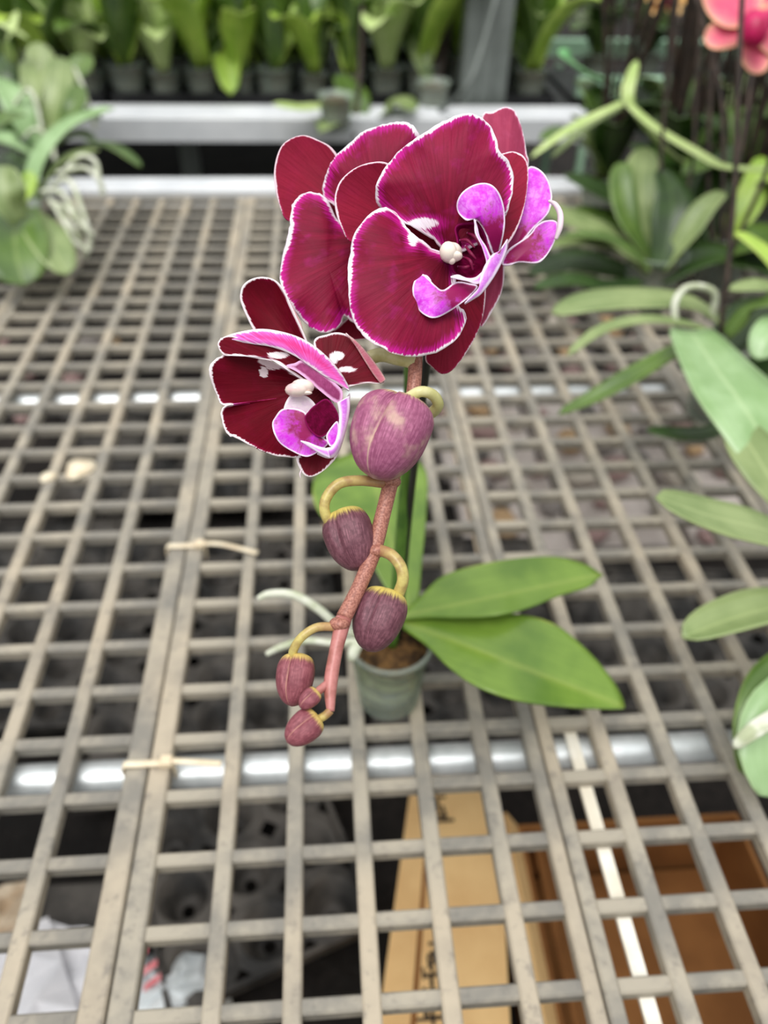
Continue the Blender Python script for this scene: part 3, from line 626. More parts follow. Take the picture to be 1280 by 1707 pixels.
sheet('lip_lobe', patch(t2([(438, 505), (480, 492), (525, 478), (600, 528), (680, 590), (716, 632), (713, 682), (684, 688), (620, 642), (540, 572), (490, 535)]), (545, 690), dep(.3385, (520, 630), .0, .002, 0), 60), 'lip_mauve', 'lip_mauve', fD)
V, F = join_geo([blob(W(494, 650, .333), .0042, (1.15, .72, 1)), blob(W(504, 645, .3355), .0042, (1.2, .8, 1.2)), blob(W(509, 655, .333), .0018, (1.6, .5, 1))]); mk('column', V, F, M['column'], fD)
tube_obj('tip_hair', [W(503, 783, .343), W(500, 790, .3425), W(501, 797, .342)], [.0004, .0003, .0001], M['lip_white'], fD, 6)

# ------------------------------------------------------------------ things lying on the bench
def ribbon(pts, w, th, nrm=(0, 0, 1)):
    P = crom(pts, (len(pts) - 1) * 6); V = []; F = []; n = Vector(nrm)
    for i, p in enumerate(P):
        t = (P[min(i + 1, len(P) - 1)] - P[max(i - 1, 0)]).normalized(); s = t.cross(n).normalized() * w / 2; u = s.normalized().cross(t) * th / 2
        V += [p - s - u, p + s - u, p + s + u, p - s + u]
    for i in range(len(P) - 1):
        for k in range(4): F.append((i * 4 + k, i * 4 + (k + 1) % 4, i * 4 + 4 + (k + 1) % 4, i * 4 + 4 + k))
    k = (len(P) - 1) * 4; F += [(3, 2, 1, 0), (k, k + 1, k + 2, k + 3)]
    return V, F
def cable_tie(y, xe, ye, label):
    x0, x1 = -1.66 * PITCH, -.94 * PITCH
    t = thing('cable_tie', (x0, y, 0), label, 'cable tie', 'cable ties on the bench seam')
    # loop lies flat over the strip: give it its width along y
    P = crom([Vector((x0 - .001, y, -.016)), Vector((x0 - .001, y, .001)), Vector((x0 + .012, y, .0022)), Vector((x1 - .006, y, .0022)), Vector((x1 + .001, y, .001)), Vector((x1 + .001, y, -.016))], 30)
    V = []; F = []
    for i, p in enumerate(P):
        tg = (P[min(i + 1, 30)] - P[max(i - 1, 0)]).normalized(); u = Vector((tg.z, 0, -tg.x)) * .0007; s = Vector((0, .003, 0))
        V += [p - s - u, p + s - u, p + s + u, p - s + u]
    for i in range(30):
        for k in range(4): F.append((i * 4 + k, i * 4 + (k + 1) % 4, i * 4 + 4 + (k + 1) % 4, i * 4 + 4 + k))
    mk('band', V, F, M['tie'], t)
    V, F = box_geo(x1 - .008, x1 + .001, y - .0045, y + .0045, .0015, .007, .001); mk('head', V, F, M['tie'], t, False)
    V, F = ribbon([Vector((x1, y, .0045)), Vector((x1 + .02, y - .002, .004)), Vector((xe, ye, .0035))], .005, .0014); mk('tail', V, F, M['tie'], t)
cable_tie(G(320, 912).y, G(430, 926).x, G(430, 926).y, 'ivory cable tie on the wide seam, level with the purple bud')
cable_tie(G(255, 1275).y, G(370, 1277).x, G(370, 1277).y, 'ivory cable tie on the wide seam over the shiny pipe')
def scrap(px, py, rx, ry, z, mat, name, label, cat):
    c = G(px, py, z); V = []; F = []; n = 18
    V.append((c.x, c.y, z + .004))
    for k in range(n):
        a = 2 * PI * k / n; q = 1 + .2 * math.sin(3 * a + 1); V.append((c.x + rx * q * math.cos(a), c.y + ry * q * math.sin(a), z + .001 + .0015 * math.sin(2 * a)))
    F = [(0, 1 + k, 1 + (k + 1) % n) for k in range(n)]
    V, F, _, _m = shell(V, F, .0006); return setp(mk(name, V, F, mat), label, cat)
scrap(132, 781, .016, .019, .0008, M['tie'], 'fallen_petal', 'dry beige petal fallen on the mesh at left', 'petal')
scrap(80, 795, .009, .010, .0008, M['tie'], 'fallen_petal', 'small dry beige petal scrap beside a larger one on the mesh', 'petal')

# ------------------------------------------------------------------ under the bench
def nursery_tray(x0, y0, nx, ny, z, cs, label, rot=0.):
    t = thing('nursery_tray', (x0, y0, z - .05), label, 'plant tray', 'black trays stored under the bench')
    gs = []; seg = 16; r = cs * .40; ca, sa = math.cos(rot), math.sin(rot)
    cup = []
    for i in range(nx):
        for j in range(ny):
            cx, cy = (i + .5) * cs, (j + .5) * cs; V = []; F = []
            for k in range(seg):
                a = 2 * PI * (k + .5) / seg; c, s = math.cos(a), math.sin(a); m = max(abs(c), abs(s))
                V += [(cx + c / m * cs / 2, cy + s / m * cs / 2, 0), (cx + c * r * 1.12, cy + s * r * 1.12, .002), (cx + c * r, cy + s * r, .002), (cx + c * r * .7, cy + s * r * .7, -.045), (cx + c * r * .25, cy + s * r * .25, -.045)]
            for k in range(seg):
                for l in range(4): F.append((k * 5 + l, k * 5 + l + 1, ((k + 1) % seg) * 5 + l + 1, ((k + 1) % seg) * 5 + l))
            gs.append((V, F))
    V, F = join_geo(gs); V = [(x0 + x * ca - y * sa, y0 + x * sa + y * ca, z + q) for x, y, q in V]
    mk('cup_sheet', V, F, M['black'], t)
    lx, ly = nx * cs, ny * cs; gs = [box_geo(-.006, 0, -.006, ly + .006, -.012, .006), box_geo(lx, lx + .006, -.006, ly + .006, -.012, .006), box_geo(0, lx, -.006, 0, -.012, .006), box_geo(0, lx, ly, ly + .006, -.012, .006)]
    V, F = join_geo(gs); V = [(x0 + x * ca - y * sa, y0 + x * sa + y * ca, z + q) for x, y, q in V]; mk('rim', V, F, M['black'], t, False)
nursery_tray(-.27, .30, 5, 7, -.44, .075, 'black cup tray under the bench below the wide seam', .08)
nursery_tray(.14, .36, 4, 6, -.448, .075, 'black cup tray on the floor below the red orchid pot', -.05)
nursery_tray(-.75, .42, 6, 6, -.445, .075, 'black cup tray under the left side of the bench', .03)
nursery_tray(-.10, .03, 3, 3, -.40, .078, 'black cup tray leaning near the cardboard box', .35)
nursery_tray(.47, .42, 5, 4, -.446, .075, 'black cup tray on the floor under the right-hand plants', -.1)
nursery_tray(-.46, .93, 6, 5, -.446, .075, 'black cup tray farther back under the bench', .0)
# cardboard boxes
def quad_prism(Q, z0, z1):
    V = [(q[0], q[1], z0) for q in Q] + [(q[0], q[1], z1) for q in Q]
    return V, [(3, 2, 1, 0), (4, 5, 6, 7)] + [(i, (i + 1) % 4, (i + 1) % 4 + 4, i + 4) for i in range(4)]
t = thing('cardboard_box', (.19, .07, -.5), 'closed tan cardboard box with black printing below the bench front', 'box')
zt = -.25; Q = [(.085, -.16), (.215, -.16), (.262, .195), (.165, .20)]
V, F = quad_prism(Q, -.4995, zt); mk('carton', V, F, M['card'], t, False)
V, F = quad_prism([(.118, -.16), (.124, -.16), (.190, .199), (.186, .199)], zt + .0002, zt + .0012); mk('flap_seam', V, F, M['card_brown'], t, False)
k = 0
for (px, py, sz) in ((728, 1338, 15), (730, 1362, 13), (728, 1572, 19), (722, 1600, 16), (718, 1632, 18), (716, 1664, 17), (714, 1690, 15)):
    gs = []
    for q in range(5):
        c = G(px + random.uniform(-1, 1) * sz, py + random.uniform(-.7, .7) * sz, zt + .0006); hx, hy = (.008, .0016) if q % 2 else (.0018, .006)
        hx *= random.uniform(.6, 1.2); hy *= random.uniform(.7, 1.2); gs.append(box_geo(c.x - hx, c.x + hx, c.y - hy, c.y + hy, zt + .0001, zt + .0009 + .00005 * q))
    V, F = join_geo(gs); mk('printed_mark', V, F, M['ink'], t, False)
t = thing('open_carton', (.39, .06, -.5), 'open brown cardboard carton under the bench at right', 'box')
w = .005; x0, x1, y0, y1, zb, zt = .285, .545, -.2, .165, -.499, -.30
for nm, b in (('side_wall', (x0, x0 + w, y0, y1, zb, zt)), ('side_wall', (x1 - w, x1, y0, y1, zb, zt)), ('end_wall', (x0 + w, x1 - w, y0, y0 + w, zb, zt)), ('end_wall', (x0 + w, x1 - w, y1 - w, y1, zb, zt)), ('bottom', (x0 + w, x1 - w, y0 + w, y1 - w, zb, zb + w))):
    V, F = box_geo(*b); mk(nm, V, F, M['card_brown'], t, False)
V, F = box_geo(x0 + .012, x1 - .012, y0 + .01, y1 - .01, -.42, -.415); mk('inner_sheet', V, F, M['card_brown'], t, False)
V = [(x0, y0, zt), (x0, y1, zt), (x0 - .016, y1, zt + .03), (x0 - .02, y0, zt + .03)]; V, F, _, _m = shell(V, [(0, 1, 2, 3)], .004); mk('flap', V, F, M['card'], t, False)
V = [(x0 + .02, y0, zt - .02), (x0 + .02, y1 - .01, zt - .02), (x0 + .04, y1 - .01, zt - .055), (x0 + .04, y0, zt - .055)]; V, F, _, _m = shell(V, [(0, 1, 2, 3)], .004); mk('flap', V, F, M['card_brown'], t, False)
# papers and a bag
def crumple(name, c, lx, ly, rot, amp, mat, label, cat, seed, n=9, parent=None):
    rnd = random.Random(seed); V = []; F = []; ca, sa = math.cos(rot), math.sin(rot)
    for i in range(n):
        for j in range(n):
            u, v = i / (n - 1) - .5, j / (n - 1) - .5; z = amp * (rnd.random() ** 1.5) * (1 if 0 < i < n - 1 else .5)
            V.append((c[0] + (u * lx) * ca - (v * ly) * sa, c[1] + (u * lx) * sa + (v * ly) * ca, c[2] + z))
    for i in range(n - 1):
        for j in range(n - 1): F.append((i * n + j, (i + 1) * n + j, (i + 1) * n + j + 1, i * n + j + 1))
    V, F, _, _m = shell(V, F, .0006)
    o = mk(name, V, F, mat, parent, smooth=False)
    return setp(o, label, cat) if label else o
crumple('paper_sheet', (-.30, .04, -.42), .17, .14, .5, .025, M['paper'], 'crumpled white paper sheet beneath the bench at lower left', 'paper', 3, 6)
crumple('paper_sheet', (-.24, .085, -.43), .12, .10, -.3, .02, M['paper'], 'small crumpled white paper behind the larger sheet under the bench', 'paper', 8, 6)
crumple('paper_sheet', (-.34, .15, -.44), .12, .08, .2, .025, M['wood'], 'torn brownish paper scraps behind the white sheets under the bench', 'paper', 12, 7)
V, F = box_geo(-.5, -.16, -.12, .20, -.4995, -.447, .004); setp(mk('flat_carton', V, F, M['black'], smooth=False), 'dark flat crate carrying crumpled papers under the bench', 'crate')
t = thing('plastic_bag', (-.11, .055, -.45), 'white plastic bag with red printing under the bench', 'bag')
V = []; F = []; n, seg = 9, 20; rb = random.Random(5)
for i in range(n + 1):
    ph = PI * i / n
    for k in range(seg):
        a = 2 * PI * k / seg; q = 1 + rb.uniform(-.09, .09); V.append((-.110 + .062 * q * math.sin(ph) * math.cos(a), .052 + .055 * q * math.sin(ph) * math.sin(a), -.44 + .045 * q * math.cos(ph)))
for i in range(n):
    for k in range(seg): F.append((i * seg + k, (i + 1) * seg + k, (i + 1) * seg + (k + 1) % seg, i * seg + (k + 1) % seg))
mk('body', V, F, M['bag'], t, False)
crumple('handle', (-.155, .10, -.405), .03, .09, .15, .012, M['bag'], None, None, 4, 5, t)
for (px, py, l) in ((238, 1596, .009), (249, 1622, .014), (256, 1645, .013)):
    c = G(px, py, -.392); V = [(c.x - l * .8, c.y - l * .35, -.392), (c.x + l * .6, c.y + l * .35, -.386), (c.x + l * .5, c.y + l * .35 + .007, -.386), (c.x - l * .8, c.y - l * .35 + .007, -.392)]
    V, F, _, _m = shell(V, [(0, 1, 2, 3)], .001); mk('red_print', V, F, M['redink'], t, False)
# paving slabs under the right half of the bench
rnd = random.Random(17); SLAB = simple('pale_concrete', rgb(206, 196, 190), rgb(170, 160, 154), 9., .9, .2, .002)
for i, (x, y, w) in enumerate(((.34, .78, 'nearest the pot'), (.56, .80, 'in the middle of the nearer row'), (.78, .79, 'at the right end of the nearer row'), (.33, 1.05, 'at the left end of the farther row'), (.55, 1.06, 'in the middle of the farther row'), (.77, 1.05, 'at the right end of the farther row'))):
    V, F = box_geo(x, x + .205, y, y + .245, -.4998, -.47 + rnd.uniform(-.003, .003), .004); setp(mk('paving_slab', V, F, SLAB, smooth=False), 'pale concrete slab on the floor under the bench, ' + w, 'slab', 'concrete slabs under the bench')
# stones on the floor, seen through the mesh
protos = []
for s in range(4):
    rnd = random.Random(40 + s); V = []; F = []; n, seg = 5, 8
    for i in range(n + 1):
        ph = PI * i / n
        for k in range(seg):
            a = 2 * PI * k / seg; q = 1 + rnd.uniform(-.18, .18); V.append((math.sin(ph) * math.cos(a) * q, .75 * math.sin(ph) * math.sin(a) * q, .5 * math.cos(ph)))
    for i in range(n):
        for k in range(seg): F.append((i * seg + k, (i + 1) * seg + k, (i + 1) * seg + (k + 1) % seg, i * seg + (k + 1) % seg))
    me = bpy.data.meshes.new('stone'); me.from_pydata(V, [], F); me.polygons.foreach_set('use_smooth', [True] * len(F)); me.update(); protos.append(me)
rnd = random.Random(99); placed = []; cnames = ('grey', 'tan', 'pinkish', 'pale', 'dull grey')
zones = [((.32, .95, 1.34, 1.85), 60), ((.35, .97, .80, 1.28), 34), ((-1.0, -.45, 1.15, 1.9), 30), ((.05, .3, .75, 1.3), 24), ((1.0, 1.2, .6, 1.2), 14)]
for (xa, xb, ya, yb), cnt in zones:
    tries = 0; got = 0
    while got < cnt and tries < 4000:
        tries += 1; x, y, r = rnd.uniform(xa, xb), rnd.uniform(ya, yb), rnd.uniform(.022, .045)
        if any((x - a) ** 2 + (y - b) ** 2 < (r + c) ** 2 * .8 for a, b, c in placed): continue
        placed.append((x, y, r)); got += 1; ci = rnd.choice((0, 0, 1, 2, 2, 3, 4)); pi_ = rnd.randrange(4)
        me = bpy.data.meshes.get('stone_%d_%d' % (pi_, ci))
        if me is None: me = protos[pi_].copy(); me.name = 'stone_%d_%d' % (pi_, ci); me.materials.append(STONES[ci])
        o = bpy.data.objects.new('stone', me); COL.objects.link(o); o.location = (x, y, (-.468 if cnt == 34 else -.5) + r * .45); o.scale = (r, r, r); o.rotation_euler = (0, 0, rnd.uniform(0, 6))
        setp(o, 'rounded %s stone on the floor seen through the mesh' % cnames[ci], 'stone', '%s stones on the floor under the bench' % cnames[ci])

# ------------------------------------------------------------------ plants to the right of the orchid (standing on the mesh)
def plant(px, py, label, r=.045, h=.085, z=.0005, pot=True, group=None):
    b = G(px, py, z); t = thing('orchid_plant', b, label, 'orchid', group)
    if pot: clear_pot(t, b, r, r * .78, h, 'bark', 20)
    return t, b
def stems(t, lst, mat='stem_brown', r=.0028, name='flower_stem'):
    for pts in lst: tube_obj(name, [W(*p) if not isinstance(p, Vector) else p for p in pts], r, M[mat], t, 8, 10)
def crown(b, h): return b + Vector((0, 0, h))
# right, nearest the camera
t, b = plant(1420, 1130, 'orchid plant at right edge with broad pale leaves nearest the camera')
pleaf(t, [(1400, 960, .66), (1300, 893, .63), (1190, 862, .61), (1094, 828, .60)], 100, 'leaf_grey', fold=.1)
pleaf(t, [(1390, 1010, .66), (1300, 1012, .64), (1210, 1035, .625), (1138, 1062, .615)], 74, 'leaf_grey', fold=.5)
pleaf(t, [(1380, 1060, .64), (1310, 1120, .62), (1268, 1200, .60), (1250, 1300, .60)], 90, 'leaf_mid', fold=.25)
pleaf(t, [(1370, 1110, .62), (1330, 1170, .60), (1290, 1250, .59), (1290, 1330, .59)], 130, 'leaf_pale', fold=.3)
pleaf(t, [(1390, 1120, .64), (1320, 1180, .575), (1262, 1215, .57), (1222, 1246, .575)], 26, 'root', fold=.6)
# right, middle
t, b = plant(1185, 690, 'leafy orchid plant in clear pot behind the red orchid on the right', .04, .08)
pleaf(t, [(1215, 545, .93), (1150, 503, .92), (1050, 498, .91), (975, 505, .90), (920, 522, .90)], 76, 'leaf_grey', fold=.08)
pleaf(t, [(1190, 555, .90), (1140, 540, .89), (1070, 535, .88), (1000, 552, .87), (945, 592, .86)], 26, 'leaf_grey', fold=.4)
pleaf(t, [(1190, 560, .88), (1130, 585, .86), (1050, 632, .84), (985, 668, .84), (930, 690, .85)], 36, 'leaf_mid', fold=.5)
pleaf(t, [(1150, 550, .84), (1190, 610, .78), (1240, 680, .73), (1300, 780, .71), (1330, 840, .71)], 150, 'leaf_pale', fold=.12, basew=.5)
pleaf(t, [(1215, 690, .74), (1245, 735, .71), (1285, 800, .69), (1320, 860, .69)], 100, 'leaf_grey', fold=.15)
pleaf(t, [(1220, 700, .84), (1180, 722, .82), (1130, 724, .81), (1078, 716, .81)], 38, 'leaf_dark', fold=.2)
pleaf(t, [(1210, 560, .9), (1250, 520, .88), (1290, 500, .86), (1340, 500, .86)], 70, 'leaf_mid', fold=.2)
tube_obj('aerial_root', [W(1130, 560, .9), W(1124, 510, .89), W(1140, 482, .89), W(1170, 478, .89), W(1192, 492, .9), W(1186, 530, .92)], .004, M['root'], t)
stems(t, [[(1200, 560, .92), (1215, 430, .9), (1225, 300, .88), (1232, 100, .85), (1240, -60, .83)]], 'stem_brown', .003)
# right edge, lit leaves
t, b = plant(1350, 640, 'orchid plant at right edge with bright green leaf tips')
pleaf(t, [(1350, 520, .92), (1310, 470, .92), (1270, 425, .92), (1225, 388, .92)], 60, 'leaf_bright', fold=.3)
pleaf(t, [(1350, 540, .9), (1310, 495, .9), (1270, 478, .89), (1215, 482, .89)], 50, 'leaf_grey', fold=.2)
pleaf(t, [(1350, 560, .86), (1310, 540, .85), (1280, 560, .84), (1262, 600, .84)], 60, 'leaf_pale', fold=.2)
pleaf(t, [(1350, 560, .9), (1300, 600, .88), (1260, 660, .87), (1240, 700, .87)], 80, 'leaf_dark', fold=.2)
pleaf(t, [(1350, 540, .95), (1290, 520, .96), (1240, 540, .96), (1200, 590, .96)], 90, 'leaf_dark', fold=.2)
# right, behind
t, b = plant(1075, 505, 'cluster of grey-green orchid leaves behind the open flowers at right', .045, .085)
pleaf(t, [(1080, 455, 1.2), (1020, 400, 1.19), (950, 368, 1.18), (870, 335, 1.17)], 92, 'leaf_grey', fold=.15)
pleaf(t, [(1085, 450, 1.18), (1020, 415, 1.17), (960, 405, 1.16), (900, 412, 1.15)], 40, 'leaf_grey', fold=.3)
pleaf(t, [(1080, 455, 1.16), (1060, 430, 1.15), (1010, 400, 1.14), (940, 392, 1.13)], 34, 'leaf_mid', fold=.4)
pleaf(t, [(1090, 450, 1.22), (1072, 380, 1.22), (1068, 310, 1.23), (1075, 245, 1.25)], 72, 'leaf_grey', fold=.2)
pleaf(t, [(1095, 450, 1.2), (1050, 380, 1.2), (1035, 310, 1.21), (1040, 270, 1.22)], 46, 'leaf_mid', fold=.3)
pleaf(t, [(1100, 450, 1.18), (1115, 390, 1.17), (1120, 330, 1.17), (1100, 280, 1.18)], 70, 'leaf_dark', fold=.2)
pleaf(t, [(1105, 450, 1.18), (1140, 400, 1.16), (1175, 350, 1.15), (1208, 320, 1.15)], 44, 'leaf_grey', fold=.4)
pleaf(t, [(1070, 470, 1.15), (1010, 480, 1.13), (950, 470, 1.12), (890, 480, 1.12)], 50, 'leaf_dark', fold=.3)
pleaf(t, [(1100, 470, 1.2), (1150, 440, 1.2), (1200, 430, 1.2), (1240, 450, 1.2)], 80, 'leaf_dark', fold=.3)
pleaf(t, [(1080, 470, 1.24), (1010, 450, 1.25), (950, 440, 1.26), (880, 455, 1.27)], 90, 'leaf_dark', fold=.2)
stems(t, [[(1090, 460, 1.2), (1100, 300, 1.18), (1110, 150, 1.15), (1135, -40, 1.1)], [(1100, 460, 1.2), (1150, 300, 1.19), (1160, 150, 1.17), (1170, -40, 1.12)]])
t, b = plant(1190, 470, 'dense orchid plant with many bare brown stems behind the right-hand leaves', .045, .085)
pleaf(t, [(1195, 420, 1.25), (1180, 350, 1.25), (1195, 290, 1.26), (1230, 240, 1.27)], 60, 'leaf_dark', fold=.2)
pleaf(t, [(1195, 425, 1.25), (1230, 370, 1.24), (1255, 320, 1.24), (1270, 260, 1.25)], 50, 'leaf_bright', fold=.3)
pleaf(t, [(1195, 425, 1.25), (1150, 370, 1.26), (1120, 330, 1.27), (1080, 300, 1.28)], 70, 'leaf_dark', fold=.3)
pleaf(t, [(1200, 430, 1.22), (1250, 410, 1.2), (1290, 400, 1.2), (1340, 410, 1.2)], 90, 'leaf_mid', fold=.3)
pleaf(t, [(1195, 440, 1.22), (1230, 440, 1.2), (1265, 450, 1.2), (1300, 470, 1.2)], 90, 'leaf_dark', fold=.3)
stems(t, [[(1190, 430, 1.25), (1180, 300, 1.23), (1185, 150, 1.2), (1195, -40, 1.15)], [(1200, 430, 1.25), (1205, 300, 1.22), (1200, 150, 1.2), (1150, -40, 1.18)], [(1205, 430, 1.25), (1225, 300, 1.22), (1250, 150, 1.2), (1262, -40, 1.18)]], r=.004)
pleaf(t, [(1190, 420, 1.28), (1150, 330, 1.3), (1120, 280, 1.31), (1050, 240, 1.32)], 70, 'leaf_dark', fold=.2)
pleaf(t, [(1190, 420, 1.28), (1110, 370, 1.32), (1020, 330, 1.34), (940, 290, 1.36)], 80, 'leaf_dark', fold=.2)
pleaf(t, [(1190, 430, 1.28), (1110, 420, 1.32), (1000, 360, 1.34), (920, 360, 1.36)], 60, 'leaf_mid', fold=.2)
# strap-leaved plant with yellow-green arching blades
t, b = plant(1230, 330, 'plant with long arching lime strap leaves at upper right', .045, .085)
pleaf(t, [(1225, 300, 1.42), (1130, 270, 1.3), (1080, 220, 1.24), (1046, 172, 1.22), (1052, 130, 1.22), (1062, 100, 1.23)], 22, 'leaf_lime', fold=.5, basew=.7)
pleaf(t, [(1040, 170, 1.22), (1090, 215, 1.2), (1160, 258, 1.17), (1210, 282, 1.15), (1300, 282, 1.14)], 27, 'leaf_lime', fold=.4, basew=.6)
pleaf(t, [(1045, 170, 1.22), (1000, 192, 1.2), (950, 218, 1.18), (885, 262, 1.17)], 20, 'leaf_lime', fold=.5, basew=.6)
pleaf(t, [(1040, 180, 1.23), (990, 206, 1.22), (950, 236, 1.21), (920, 262, 1.2)], 16, 'leaf_grey', fold=.5, basew=.6)
pleaf(t, [(1180, 260, 1.6), (1060, 160, 1.5), (985, 128, 1.45), (945, 100, 1.43), (938, 80, 1.43)], 32, 'leaf_mint', fold=.3, basew=.7)
pleaf(t, [(1210, 310, 1.4), (1150, 290, 1.38), (1110, 250, 1.38), (1090, 190, 1.4)], 30, 'leaf_mid', fold=.4)
pleaf(t, [(1210, 310, 1.4), (1240, 260, 1.38), (1265, 210, 1.37), (1275, 170, 1.37)], 44, 'leaf_mid', fold=.4)

# dense row of stemmy plants farther right and back, made from one plant
def leafy(name, b, label, nl, ll, lw, mats, seed, nst=0, sth=.5, pot=(.042, .075), up=.6, smat='stem_brown', group=None):
    rnd = random.Random(seed); t = thing(name, b, label, 'orchid', group)
    clear_pot(t, b, pot[0], pot[0] * .78, pot[1], 'bark', 16)
    c = b + Vector((0, 0, pot[1] * .9))
    for i in range(nl):
        a = 2 * PI * i / nl + rnd.uniform(-.4, .4); L = ll * rnd.uniform(.75, 1.15); u = up * rnd.uniform(.6, 1.3)
        d = Vector((math.cos(a), math.sin(a), 0)); hz = L * math.cos(min(1.45, u)); vt = L * math.sin(min(1.45, u))
        leaf('leaf', [c, c + d * hz * .3 + Vector((0, 0, vt * .5)), c + d * hz * .68 + Vector((0, 0, vt * .9)), c + d * hz * 1.05 + Vector((0, 0, vt * (.98 if u > .8 else .8)))], lw * rnd.uniform(.8, 1.15), rnd.choice(mats), t, fold=rnd.uniform(.15, .4), n=9)
    for i in range(nst):
        x, y = rnd.uniform(-.05, .05), rnd.uniform(-.05, .05); h = sth * rnd.uniform(.8, 1.1)
        tube_obj('flower_stem', [c + Vector((x * .2, y * .2, -.01)), c + Vector((x * .6, y * .6, h * .5)), c + Vector((x * 1.4, y * 1.4, h))], .0034, M[smat], t, 6, 6)
    return t
stemmy = [leafy('stemmed_orchid', Vector((9, 9, 0)), 'x', 8, .18, .06, ('leaf_mid', 'leaf_dark', 'leaf_dark', 'leaf_grey'), 20 + i, 12, .40, up=.9) for i in range(3)]
k = 0
for (x, y, w) in ((.62, 1.25, 'left end of the crowded back right corner'), (.74, 1.30, 'against the bench edge left of the thickest stems'), (.86, 1.31, 'against the bench edge among the thickest stems'), (.70, 1.14, 'in front of the thickest stems'), (.82, 1.17, 'under the arching lime leaf'),
                  (.95, 1.20, 'below the salmon-pink flower'), (.90, 1.04, 'at the right edge behind the bright leaf tip'), (.79, 1.02, 'behind the pale upright leaves')):
    src = stemmy[k % 3]; o = src if k < 3 else copy_tree(src); o.location = (x, y, .0008); o.rotation_euler.z = k * 1.3; k += 1
    setp(o, 'bare-stemmed orchid plant ' + w, 'orchid', 'bare-stemmed orchids at the back right')
# dark foliage of plants beyond the bench gap on the right
# pink flower and amber flower at the upper right
def bloom(cx, cy, z, rp, mat, label, lipc, stem, rot=0.):
    b = W(*stem[0]); t = thing('orchid_flower_stem', b, label, 'orchid')
    tube_obj('flower_stem', [W(*p) for p in stem], .003, M['stem_brown'], t, 8, 12)
    for i in range(5):
        a = rot + 2 * PI * i / 5 - PI / 2; r = rp * (1.15 if i in (1, 4) else 1.)
        px, py = cx + r * .55 * math.cos(a), cy + r * .55 * math.sin(a); big = i in (1, 4)
        o = [(px + r * (.55 if big else .5) * math.cos(q) * math.cos(a) - r * (.52 if big else .32) * math.sin(q) * math.sin(a), py + r * (.55 if big else .5) * math.cos(q) * math.sin(a) + r * (.52 if big else .32) * math.sin(q) * math.cos(a)) for q in [2 * PI * s / 12 for s in range(12)]]
        sheet('petal', patch(o, (cx, cy), dep(z + (.0 if big else .006), (cx, cy), 0, 0, .004), 40, (), (.003, 4)), mat, mat, t, .001)
    V, F = join_geo([blob(W(cx, cy + rp * .15, z - .02), rp * .28 * z / FPX, (1, 1.3, 1)), blob(W(cx + rp * .2, cy, z - .015), rp * .2 * z / FPX)]); mk('lip', V, F, M[lipc], t)
bloom(1256, 36, .98, 84, 'flower_pink', 'salmon-pink orchid flower with magenta lip at the upper right corner', 'magenta', [(1215, 430, 1.1), (1290, 250, 1.05), (1300, 120, 1.0), (1276, 66, .99), (1258, 40, .985)], .55)
bloom(1110, -10, 1.6, 40, 'flower_amber', 'amber orchid flower at the top edge right of the post', 'magenta', [(1150, 330, 1.62), (1150, 200, 1.62), (1140, 60, 1.61), (1112, -6, 1.605)], .1)
bloom(1275, 5, 1.5, 44, 'flower_amber', 'amber orchid flower behind the salmon-pink one in the corner', 'magenta', [(1250, 330, 1.55), (1270, 200, 1.53), (1290, 80, 1.52), (1277, 8, 1.505)], .5)
# mint-green bench beyond the stems, with dark plants on it
t = thing('mint_bench', (1.5, 2.3, -.5), 'bench with mint-green painted rails behind the bare stems at upper right', 'bench')
for y, z in ((1.98, .085), (2.36, .105)):
    V, F = box_geo(.76, 2.4, y, y + .025, z - .045, z, .003); mk('rail', V, F, M['mint_rail'], t, False)
V, F = box_geo(.76, 2.4, 2.005, 2.36, .0, .03); mk('bench_bed', V, F, M['blackmetal'], t, False)
for x in (.80, 2.3):
    for y in (2.0, 2.36): V, F = box_geo(x, x + .02, y + .003, y + .022, -.5, .04); mk('leg', V, F, M['mint_rail'], t, False)
k = 0
for (x, y, w) in ((.86, 2.18, 'nearest the grey post'), (1.02, 2.22, 'second from the post'), (1.18, 2.18, 'third from the post'), (1.34, 2.22, 'fourth from the post'), (1.5, 2.18, 'at the right edge')):
    o = copy_tree(stemmy[k % 3]); o.location = (x, y, .0305); o.rotation_euler.z = k * 2.1 + .5; k += 1
    setp(o, 'dark stemmy orchid on the mint-railed bench, ' + w, 'orchid', 'stemmy orchids on the mint-railed bench')

# ------------------------------------------------------------------ plants at the left edge
t, b = plant(40, 420, 'orchid plant with silvery dangling roots at the left edge of the bench', .045, .08)
pleaf(t, [(50, 330, 1.34), (68, 270, 1.33), (115, 215, 1.33), (190, 180, 1.34)], 56, 'leaf_pale', fold=.35)
pleaf(t, [(60, 340, 1.34), (85, 290, 1.33), (120, 262, 1.33), (165, 250, 1.34)], 28, 'leaf_grey', fold=.4)
pleaf(t, [(140, 240, 1.38), (175, 242, 1.38), (205, 255, 1.38), (236, 278, 1.38)], 26, 'leaf_mid', fold=.3)
pleaf(t, [(45, 360, 1.28), (70, 385, 1.24), (92, 420, 1.21), (112, 458, 1.20)], 66, 'leaf_grey', fold=.2, basew=.6)
pleaf(t, [(30, 350, 1.26), (25, 390, 1.22), (28, 430, 1.19), (40, 475, 1.18)], 110, 'leaf_mid', fold=.15, basew=.6)
pleaf(t, [(30, 370, 1.22), (10, 330, 1.2), (8, 300, 1.2), (12, 276, 1.2)], 70, 'leaf_grey', fold=.2, basew=.7)
pleaf(t, [(40, 360, 1.3), (44, 330, 1.28), (50, 305, 1.28), (46, 285, 1.28)], 28, 'leaf_bright', fold=.3, basew=.7)
